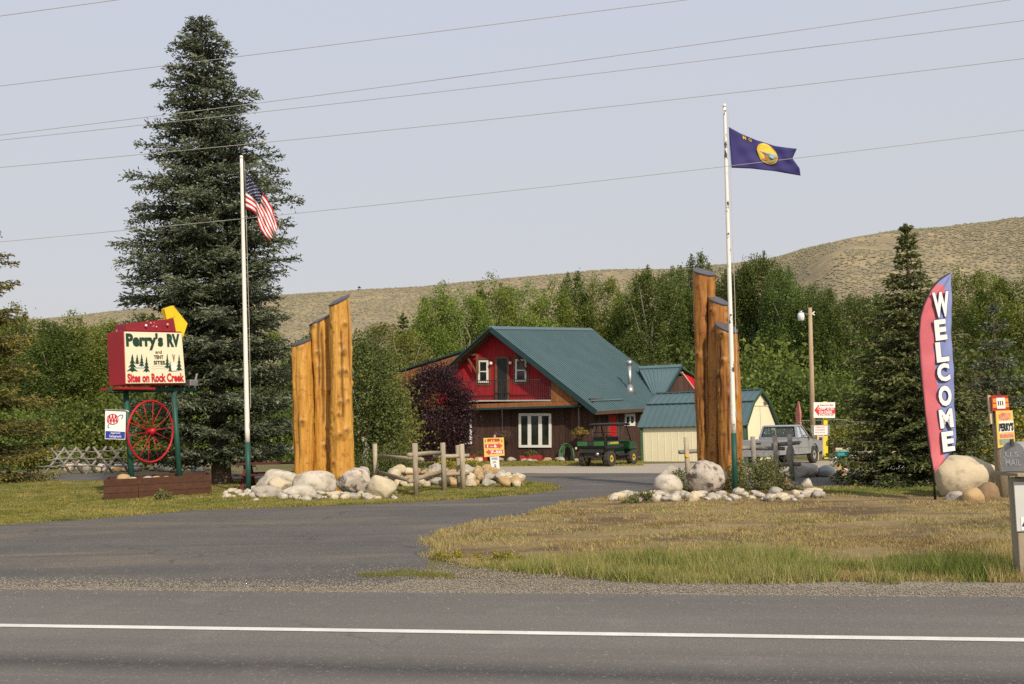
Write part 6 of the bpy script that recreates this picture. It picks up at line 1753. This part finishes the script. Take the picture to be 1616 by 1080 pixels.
# cross-section across the box
sec = [(-bw / 2, 0), (bw / 2, 0), (bw / 2, bh * .62)] + [(bw / 2 * math.cos(a), bh * .62 + bh * .38 * math.sin(a)) for a in np.linspace(.2, math.pi - .2, 9)] + [(-bw / 2, bh * .62)]
f_dir = Vector((math.cos(R(48)), math.sin(R(48)), 0)); f_side = Vector((f_dir.y, -f_dir.x, 0))
fc0 = P(1601, 744, MY); fc0.z = bz
body = MB(); body.prism([fc0 + f_side * a + ez * z for a, z in sec], f_dir * .55); obj("box", body, galv_dull, mail)
dr = MB(); dr.prism([fc0 + f_side * a * 1.04 + ez * (z * 1.02) - f_dir * .018 for a, z in sec], f_dir * .016); door_o = obj("door", dr, galv_dull, mail)
for s_, z0, z1 in (("U.S.", .15, .20), ("MAIL", .06, .125)):
    lettering(s_, fc0 - f_side * .075 + ez * z0, fc0 + f_side * .075 + ez * z0, fc0 - f_side * .075 + ez * z1, M("stamped_letters", (.5, .5, .49), None, 2, .5), door_o, -f_dir, .021, .02)
obj("latch", MB().bar(fc0 - f_dir * .03 + ez * (bh - .035), fc0 - f_dir * .03 + ez * (bh + .03), .03, .02), dark_metal, mail)

pbp = G(1582, 786); pbd = thing("painted_board_post", pbp, "leaning wooden post with red-yellow and yellow painted boards", "sign")
PB = Plane(P(1580, 680, pbp.y - .12), (.05, -1, 0)); pbn = PB.n if PB.n.y < 0 else -PB.n
obj("post", MB().tube([pbp - ez * .05, P(1577, 690, pbp.y), P(1572, 640, pbp.y)], [.12, .11, .10], 14), mp, pbd, True)
obj("side_plank", MB().prism([PB.pt(*q, -.0) - pbn * .06 for q in ((1566, 669), (1570.5, 669), (1567, 624), (1561.5, 624))], -pbn * .05), pale_wood, pbd)
b_red = M("board_red", (.42, .03, .02), (.36, .025, .02), 3, .6); b_or = M("board_orange", (.72, .30, .05), (.66, .26, .045), 3, .6); b_yel = M("board_yellow", (.75, .55, .12), (.70, .48, .10), 3, .6)
zq = lambda x, y: (1550 + x / 9.818, 610 + y / 9.818)
bo = obj("red_board", MB().prism([PB.pt(*zq(*q)) for q in ((158, 385), (425, 372), (398, 138), (140, 142))], -pbn * .03), b_red, pbd)
for q4 in (((165, 335), (225, 333), (222, 270), (163, 272)), ((162, 255), (222, 253), (218, 188), (160, 190)), ((355, 325), (412, 323), (408, 262), (352, 264)), ((350, 250), (405, 248), (400, 185), (346, 187))):
    obj("orange_patch", MB().poly([PB.pt(*zq(*q)) + pbn * .005 for q in q4]), b_or, bo)
wc = obj("white_card", MB().prism([PB.pt(*zq(*q)) + pbn * .012 for q in ((228, 348), (358, 342), (346, 175), (210, 180))], -pbn * .006), ink_white, bo)
mk = MB()
for x in (250, 282, 316): mk.bar(PB.pt(*zq(x, 295)) + pbn * .016, PB.pt(*zq(x - 8, 225)) + pbn * .016, .018, .003, pbn)
obj("painted_stroke", mk, ink_black, wc)
by_ = obj("yellow_board", MB().prism([PB.pt(*zq(*q)) + pbn * .03 for q in ((235, 958), (500, 880), (458, 372), (198, 378))], -pbn * .03), b_yel, pbd)
obj("red_patch", MB().poly([PB.pt(*zq(*q)) + pbn * .036 for q in ((245, 440), (290, 405), (430, 420), (425, 500), (330, 525), (250, 500))]), M("painted_pink_red", (.55, .12, .16), (.7, .35, .2), 16, .7), by_)
obj("white_patch", MB().poly([PB.pt(*zq(*q)) + pbn * .036 for q in ((236, 545), (468, 530), (478, 700), (246, 722))]), ink_white, by_)
lettering("PERRY'S", PB.pt(*zq(252, 700)), PB.pt(*zq(470, 685)), PB.pt(*zq(246, 570)), ink_black, by_, pbn, .044, .05)
obj("red_patch", MB().poly([PB.pt(*zq(*q)) + pbn * .036 for q in ((262, 745), (470, 725), (474, 780), (268, 798))]), M("painted_dull_red", (.5, .10, .12), (.65, .3, .25), 18, .7), by_)
obj("green_patch", MB().poly([PB.pt(*zq(*q)) + pbn * .036 for q in ((255, 820), (480, 805), (484, 870), (262, 910))]), M("painted_grey_green", (.16, .22, .17), (.35, .38, .3), 20, .7), by_)

# ================================================================== utility vehicle
def wheel_part(parent, c, axis, R_, w_, rimc, tyre_m, knob=True, rr=.55, name="wheel"):
    axis = Vector(axis).normalized(); up = Vector((0, 0, 1)); fw = axis.cross(up).normalized()
    mb = MB(); prof_ = [(-.5, .80), (-.47, .95), (-.34, 1), (.34, 1), (.47, .95), (.5, .80), (.5, rr), (-.5, rr)]; n = 26; vs = []
    for a_, q in prof_:
        for k in range(n):
            t_ = 2 * math.pi * k / n; bump_ = (1.0 + (.045 if (k % 2) and knob and q > .9 else 0))
            vs.append(c + axis * (a_ * w_) + (up * math.cos(t_) + fw * math.sin(t_)) * R_ * q * bump_)
    m_ = len(prof_); fs = [(j*n+k, j*n+(k+1) % n, ((j+1) % m_)*n+(k+1) % n, ((j+1) % m_)*n+k) for j in range(m_) for k in range(n)]
    mb.add(vs, fs); wo = obj(name, mb, tyre_m, parent)
    rm = MB(); rm.tube([c - axis * w_ * .42, c + axis * w_ * .30, c + axis * w_ * .42, c + axis * w_ * .34], [R_ * rr * 1.01, R_ * rr * 1.01, R_ * rr * .8, R_ * .2], 20); obj("rim", rm, rimc, wo, True)
    obj("hub_cap", MB().tube([c + axis * w_ * .3, c + axis * w_ * .46], [R_ * .16, R_ * .12], 10), dark_metal, wo)
tyre_m = M("tyre_rubber", (.035, .032, .028), (.06, .053, .043), 6, .9)
gr_paint = M("utility_green", (.010, .055, .02), (.009, .045, .017), 3, .35); gr_lite = M("utility_panel_green", (.05, .17, .05), (.04, .14, .04), 3, .4); gy = M("utility_yellow", (.52, .40, .05), (.38, .29, .05), 3, .45)
ga = R(36)
gf = Vector((math.sin(ga), math.cos(ga), 0)); grt = Vector((math.cos(ga), -math.sin(ga), 0))
gc = G(934, 737.0)          # on the ground under the middle of the tailgate
utv = thing("utility_vehicle", gc, "green and black utility vehicle with cargo box parked before the house", "utility vehicle")
def gp(a, b, z): return gc + grt * a + gf * b + ez * z        # a right, b forward, z up
Wd = .68
def gbox(a0, a1, b0, b1, z0, z1):
    mb = MB(); mb.prism([gp(a0, b0, z0), gp(a1, b0, z0), gp(a1, b0, z1), gp(a0, b0, z1)], gf * (b1 - b0)); return mb
obj("cargo_box", gbox(-Wd, Wd, .0, 1.05, .72, .80), black_flat, utv)
cbx = MB()
for q in (gbox(-Wd, -Wd + .05, 0.06, 1.05, .8, 1.02), gbox(Wd - .05, Wd, .06, 1.05, .8, 1.02), gbox(-Wd + .06, Wd - .06, 1.0, 1.05, .8, 1.02)): cbx.v, cbx.f, cbx.m = cbx.v + q.v, cbx.f + [[i + len(cbx.v) for i in f] for f in q.f], cbx.m + q.m
obj("box_wall", cbx, black_flat, utv)
tgt = obj("tailgate", gbox(-Wd, Wd, -.03, .03, .76, 1.03), black_flat, utv, bevel=.01)
for a0, a1 in ((-Wd + .06, -.16), (.14, Wd - .08)): obj("green_panel", gbox(a0, a1, -.045, -.028, .83, 1.0), gr_lite, tgt)
obj("latch_plate", gbox(-.13, .11, -.05, -.028, .84, 1.0), dark_metal, tgt)
obj("side_panel", gbox(Wd - .01, Wd + .012, .12, .98, .86, .98), gr_lite, utv); obj("side_stripe", gbox(Wd + .004, Wd + .02, .3, .95, .90, .96), gy, utv)
obj("chassis", gbox(-.4, .4, .1, 2.45, .36, .56), dark_metal, utv); obj("floor", gbox(-.62, .62, 1.05, 2.0, .40, .46), black_flat, utv)
obj("rear_frame", gbox(-.5, .5, .02, .95, .56, .72), dark_metal, utv)
for a0, a1 in ((-.58, -.04), (.04, .58)):
    s_ = obj("seat", gbox(a0, a1, 1.14, 1.6, .72, .86), black_flat, utv, bevel=.03)
    obj("backrest", gbox(a0, a1, 1.10, 1.2, .86, 1.18), black_flat, utv, bevel=.03)
hood = MB(); hood.prism([gp(-.62, 2.0, .55), gp(-.62, 2.62, .5), gp(-.62, 2.66, .78), gp(-.62, 2.45, .93), gp(-.62, 2.0, 1.0)], grt * 1.24); obj("hood", hood, gr_paint, utv, bevel=.03)
obj("front_fender", gbox(.52, .70, 1.85, 2.5, .64, .80), gr_paint, utv, bevel=.03); obj("front_fender", gbox(-.70, -.52, 1.85, 2.5, .64, .80), gr_paint, utv, bevel=.03)
obj("bumper", gbox(-.5, .5, 2.64, 2.72, .42, .72), black_flat, utv)
cage = MB()
for s_ in (-1, 1):
    cage.tube([gp(s_ * .62, 1.08, .7), gp(s_ * .60, 1.10, 1.62)], .03, 8); cage.tube([gp(s_ * .60, 1.10, 1.62), gp(s_ * .60, 1.80, 1.64), gp(s_ * .62, 2.12, .98)], .03, 8)
    cage.tube([gp(s_ * .60, 1.45, 1.63), gp(s_ * .62, 1.2, .9)], .02, 7)
cage.tube([gp(-.6, 1.10, 1.35), gp(.6, 1.10, 1.35)], .02, 8); cage.tube([gp(-.6, 2.0, 1.12), gp(.6, 2.0, 1.12)], .02, 8)
obj("roll_cage", cage, dark_metal, utv, True)
rfm = MB(); rfm.prism([gp(-.68, .98, 1.62), gp(-.68, 1.9, 1.65), gp(-.68, 1.98, 1.60), gp(-.68, 1.98, 1.66), gp(-.68, 1.85, 1.73), gp(-.68, 1.05, 1.71), gp(-.68, .98, 1.68)], grt * 1.36); obj("canopy", rfm, black_flat, utv, bevel=.025)
obj("steering_wheel", MB().tube([gp(-.3 + .16 * math.cos(a), 1.85 + .07 * math.sin(a), 1.08 + .14 * math.sin(a)) for a in np.linspace(0, 6.283, 17)], .014, 6), black_flat, utv)
for s_ in (-1, 1):
    for b_ in (.42, 2.22): wheel_part(utv, gp(s_ * .58, b_, .305), grt * s_, .305, .25, gy, tyre_m)
obj("tail_lamp", gbox(-Wd - .04, -Wd + .02, -.06, -.03, .70, .78), white_paint, utv)
obj("exhaust", MB().tube([gp(.25, -.02, .5), gp(.25, .5, .5)], .06, 10), galv, utv, True)

# ================================================================== pickup
silver = M("pickup_silver", (.40, .41, .43), (.33, .34, .36), 1.2, .35, metal=.35, spec=.5, spots=((.22, .23, .25), 1.4, .58, .66))
bump_m = M("bumper_chrome", (.55, .55, .54), (.42, .42, .41), 5, .35, metal=.6); tail_red = M("tail_lamp_red", (.45, .02, .015), (.38, .015, .01), 3, .25); tail_amber = M("tail_lamp_amber", (.75, .22, .03), None, 3, .25)
ta = R(39)
tf = Vector((math.sin(ta), math.cos(ta), 0)); trt = Vector((math.cos(ta), -math.sin(ta), 0))
tc = G(1229, 737); tc = tc - trt * .74
truck = thing("pickup_truck", tc, "weathered silver pickup truck parked beside the cream shed", "truck")
def tp3(a, b, z): return tc + trt * a + tf * b + ez * z
def tprism(prof_, a0, a1): mb = MB(); mb.prism([tp3(a0, b, z) for b, z in prof_], trt * (a1 - a0)); return mb
hw2 = .78
# lower body with wheel arches cut into the outline
def arch(cx, r_): return [(cx - r_ * math.cos(t_), .42 + r_ * .92 * math.sin(t_)) for t_ in np.linspace(0, math.pi, 11)]
prof_b = [(0, .42)] + arch(.98, .39) + [(1.6, .40), (2.7, .40)] + arch(3.28, .38) + [(3.98, .45), (4.04, .62), (4.02, .86), (3.0, .96), (2.62, 1.0), (1.72, 1.0), (1.72, .98), (0, .96)]
sd_l = tprism(prof_b, hw2 - .05, hw2); obj("body_side", sd_l, silver, truck); obj("body_side", tprism(prof_b, -hw2, -hw2 + .05), silver, truck)
obj("hood", tprism([(2.66, .70), (3.98, .64), (4.0, .87), (3.0, .972), (2.66, 1.0)], -hw2 + .05, hw2 - .05), silver, truck)
obj("bed_floor", tprism([(.04, .56), (1.7, .56), (1.7, .62), (.04, .62)], -hw2 + .05, hw2 - .05), silver, truck)
obj("cab_back", tprism([(1.66, .5), (1.72, .5), (1.72, 1.0), (1.66, 1.0)], -hw2 + .05, hw2 - .05), silver, truck)
tailg = obj("tailgate", tprism([(-.01, .50), (.05, .50), (.05, .965), (-.01, .965)], -hw2 + .06, hw2 - .06), silver, truck, bevel=.01)
obj("handle", tprism([(-.03, .82), (-.01, .82), (-.01, .87), (-.03, .87)], -.09, .09), dark_metal, tailg)
obj("bumper", tprism([(-.14, .36), (-.01, .36), (-.01, .50), (-.14, .50)], -hw2 + .02, hw2 - .02), bump_m, truck, bevel=.015)
for s_ in (-1, 1):
    a0, a1 = (hw2 - .13, hw2 + .004) if s_ > 0 else (-hw2 - .004, -hw2 + .13)
    tl_o = obj("tail_lamp", tprism([(-.02, .60), (.03, .60), (.03, .74), (-.02, .74)], a0, a1), tail_red, truck); obj("turn_lamp", tprism([(-.022, .742), (.03, .742), (.03, .88), (-.022, .88)], a0, a1), tail_amber, tl_o)
# cab: pillars and roof round real openings, glass inside
roofp = obj("roof", tprism([(1.84, 1.43), (2.4, 1.44), (2.42, 1.47), (2.2, 1.505), (1.95, 1.50), (1.82, 1.46)], -hw2 + .10, hw2 - .10), silver, truck, bevel=.015)
pil = MB()
for s_ in (-1, 1):
    a_, t_ = s_ * (hw2 - .03), s_ * (hw2 - .14)
    for (b0, z0), (b1, z1), w_ in (((1.70, .99), (1.86, 1.45), .10), ((2.88, .99), (2.40, 1.45), .06), ((2.24, 1.0), (2.2, 1.45), .05)): pil.bar(tp3(a_, b0, z0), tp3(t_, b1, z1), .05, w_, trt)
pil.bar(tp3(-hw2 + .04, 1.70, 1.02), tp3(hw2 - .04, 1.70, 1.02), .05, .07); pil.bar(tp3(-.64, 1.85, 1.44), tp3(.64, 1.85, 1.44), .05, .05)
obj("cab_pillar", pil, silver, truck)
m, t, b, o = new_mat("vehicle_glass")
b.inputs["Base Color"].default_value = (.55, .62, .6, 1); b.inputs["Roughness"].default_value = .03; b.inputs["Transmission Weight"].default_value = .9; b.inputs["IOR"].default_value = 1.1
vg = m
obj("rear_window", MB().prism([tp3(-.68, 1.72, 1.06), tp3(.68, 1.72, 1.06), tp3(.60, 1.84, 1.42), tp3(-.60, 1.84, 1.42)], tf * .01), vg, truck)
gk = MB()
for p_, q_ in (((-.68, 1.71, 1.06), (.68, 1.71, 1.06)), ((-.6, 1.83, 1.42), (.6, 1.83, 1.42)), ((-.68, 1.71, 1.06), (-.6, 1.83, 1.42)), ((.68, 1.71, 1.06), (.6, 1.83, 1.42))): gk.bar(tp3(*p_), tp3(*q_), .03, .035, tf)
obj("window_gasket", gk, black_flat, truck)
for s_ in (-1, 1): obj("side_window", MB().prism([tp3(s_ * .74, 1.82, 1.03), tp3(s_ * .74, 2.8, 1.03), tp3(s_ * .64, 2.4, 1.42), tp3(s_ * .64, 1.9, 1.42)], trt * .008), vg, truck)
obj("windshield", MB().prism([tp3(-.7, 2.88, 1.0), tp3(.7, 2.88, 1.0), tp3(.6, 2.42, 1.43), tp3(-.6, 2.42, 1.43)], tf * .01), vg, truck)
obj("bench_seat", tprism([(1.78, .6), (2.3, .6), (2.28, .78), (1.98, .80), (1.92, 1.16), (1.80, 1.16)], -.6, .6), black_flat, truck, bevel=.02)
for a_ in (-.33, .28): obj("headrest", MB().ellipsoid(tp3(a_, 1.9, 1.22), (.13, .06, .1)), black_flat, truck, True)
obj("door_seam", MB().bar(tp3(hw2 + .003, 1.74, .48), tp3(hw2 + .003, 1.74, .98), .012, .006, trt), dark_metal, truck); obj("door_seam", MB().bar(tp3(hw2 + .003, 2.72, .48), tp3(hw2 + .003, 2.72, .98), .012, .006, trt), dark_metal, truck)
obj("door_handle", MB().bar(tp3(hw2 + .015, 1.85, .86), tp3(hw2 + .015, 1.99, .86), .02, .03), dark_metal, truck); obj("mirror", MB().bar(tp3(hw2 + .12, 2.68, 1.04), tp3(hw2 + .12, 2.68, 1.18), .04, .16, tf), dark_metal, truck)
obj("trim_strip", MB().bar(tp3(hw2 + .004, 1.4, .66), tp3(hw2 + .004, 2.9, .66), .02, .03), bump_m, truck)
obj("underbody", tprism([(.1, .34), (3.9, .34), (3.9, .5), (.1, .5)], -.55, .55), dark_metal, truck)
obj("grille", tprism([(4.0, .55), (4.05, .55), (4.05, .82), (4.0, .82)], -.65, .65), dark_metal, truck)
for s_ in (-1, 1):
    for b_ in (.98, 3.28): wheel_part(truck, tp3(s_ * .68, b_, .335), trt * s_, .335, .21, bump_m, tyre_m, False, .6)

# ================================================================== overhead wires
wire_m = M("wire", (.40, .39, .38), (.34, .33, .32), 2, .6)
WIRES = [((0, 25.5), (185, 0), 14.8, 13.6, 0, "highest overhead wire, cutting the top left picture corner"), ((0, 136), (1070, 0), 16.0, 14.6, 3, "overhead wire crossing the top of the tall spruce"),
         ((0, 213.5), (1590, 0), 17.0, 14.8, 9, "upper of the close pair of overhead wires"), ((0, 221.5), (1616, 32.5), 17.6, 15.2, 8, "lower of the close pair of overhead wires"),
         ((0, 264.5), (1616, 92.5), 17.0, 14.8, 11, "overhead wire passing just above the blue flag's pole"), ((0, 382), (1616, 205.5), 18.6, 16.2, 12, "lowest overhead wire, crossing both flags")]
for (x0, y0), (x1, y1), Ya, Yb, sag, lb in WIRES:
    sl = (y1 - y0) / (x1 - x0); pts = []
    for k in range(61):
        x = -260 + (2000 + 260) * k / 60; q = (x - x0) / 1616
        pts.append(P(x, y0 + sl * (x - x0) + sag * 4 * q * (1 - q) * .6, Ya + (Yb - Ya) * q))
    tag(obj("overhead_wire", MB().tube(pts, .0054, 5), wire_m), lb, "wire", "overhead wires")
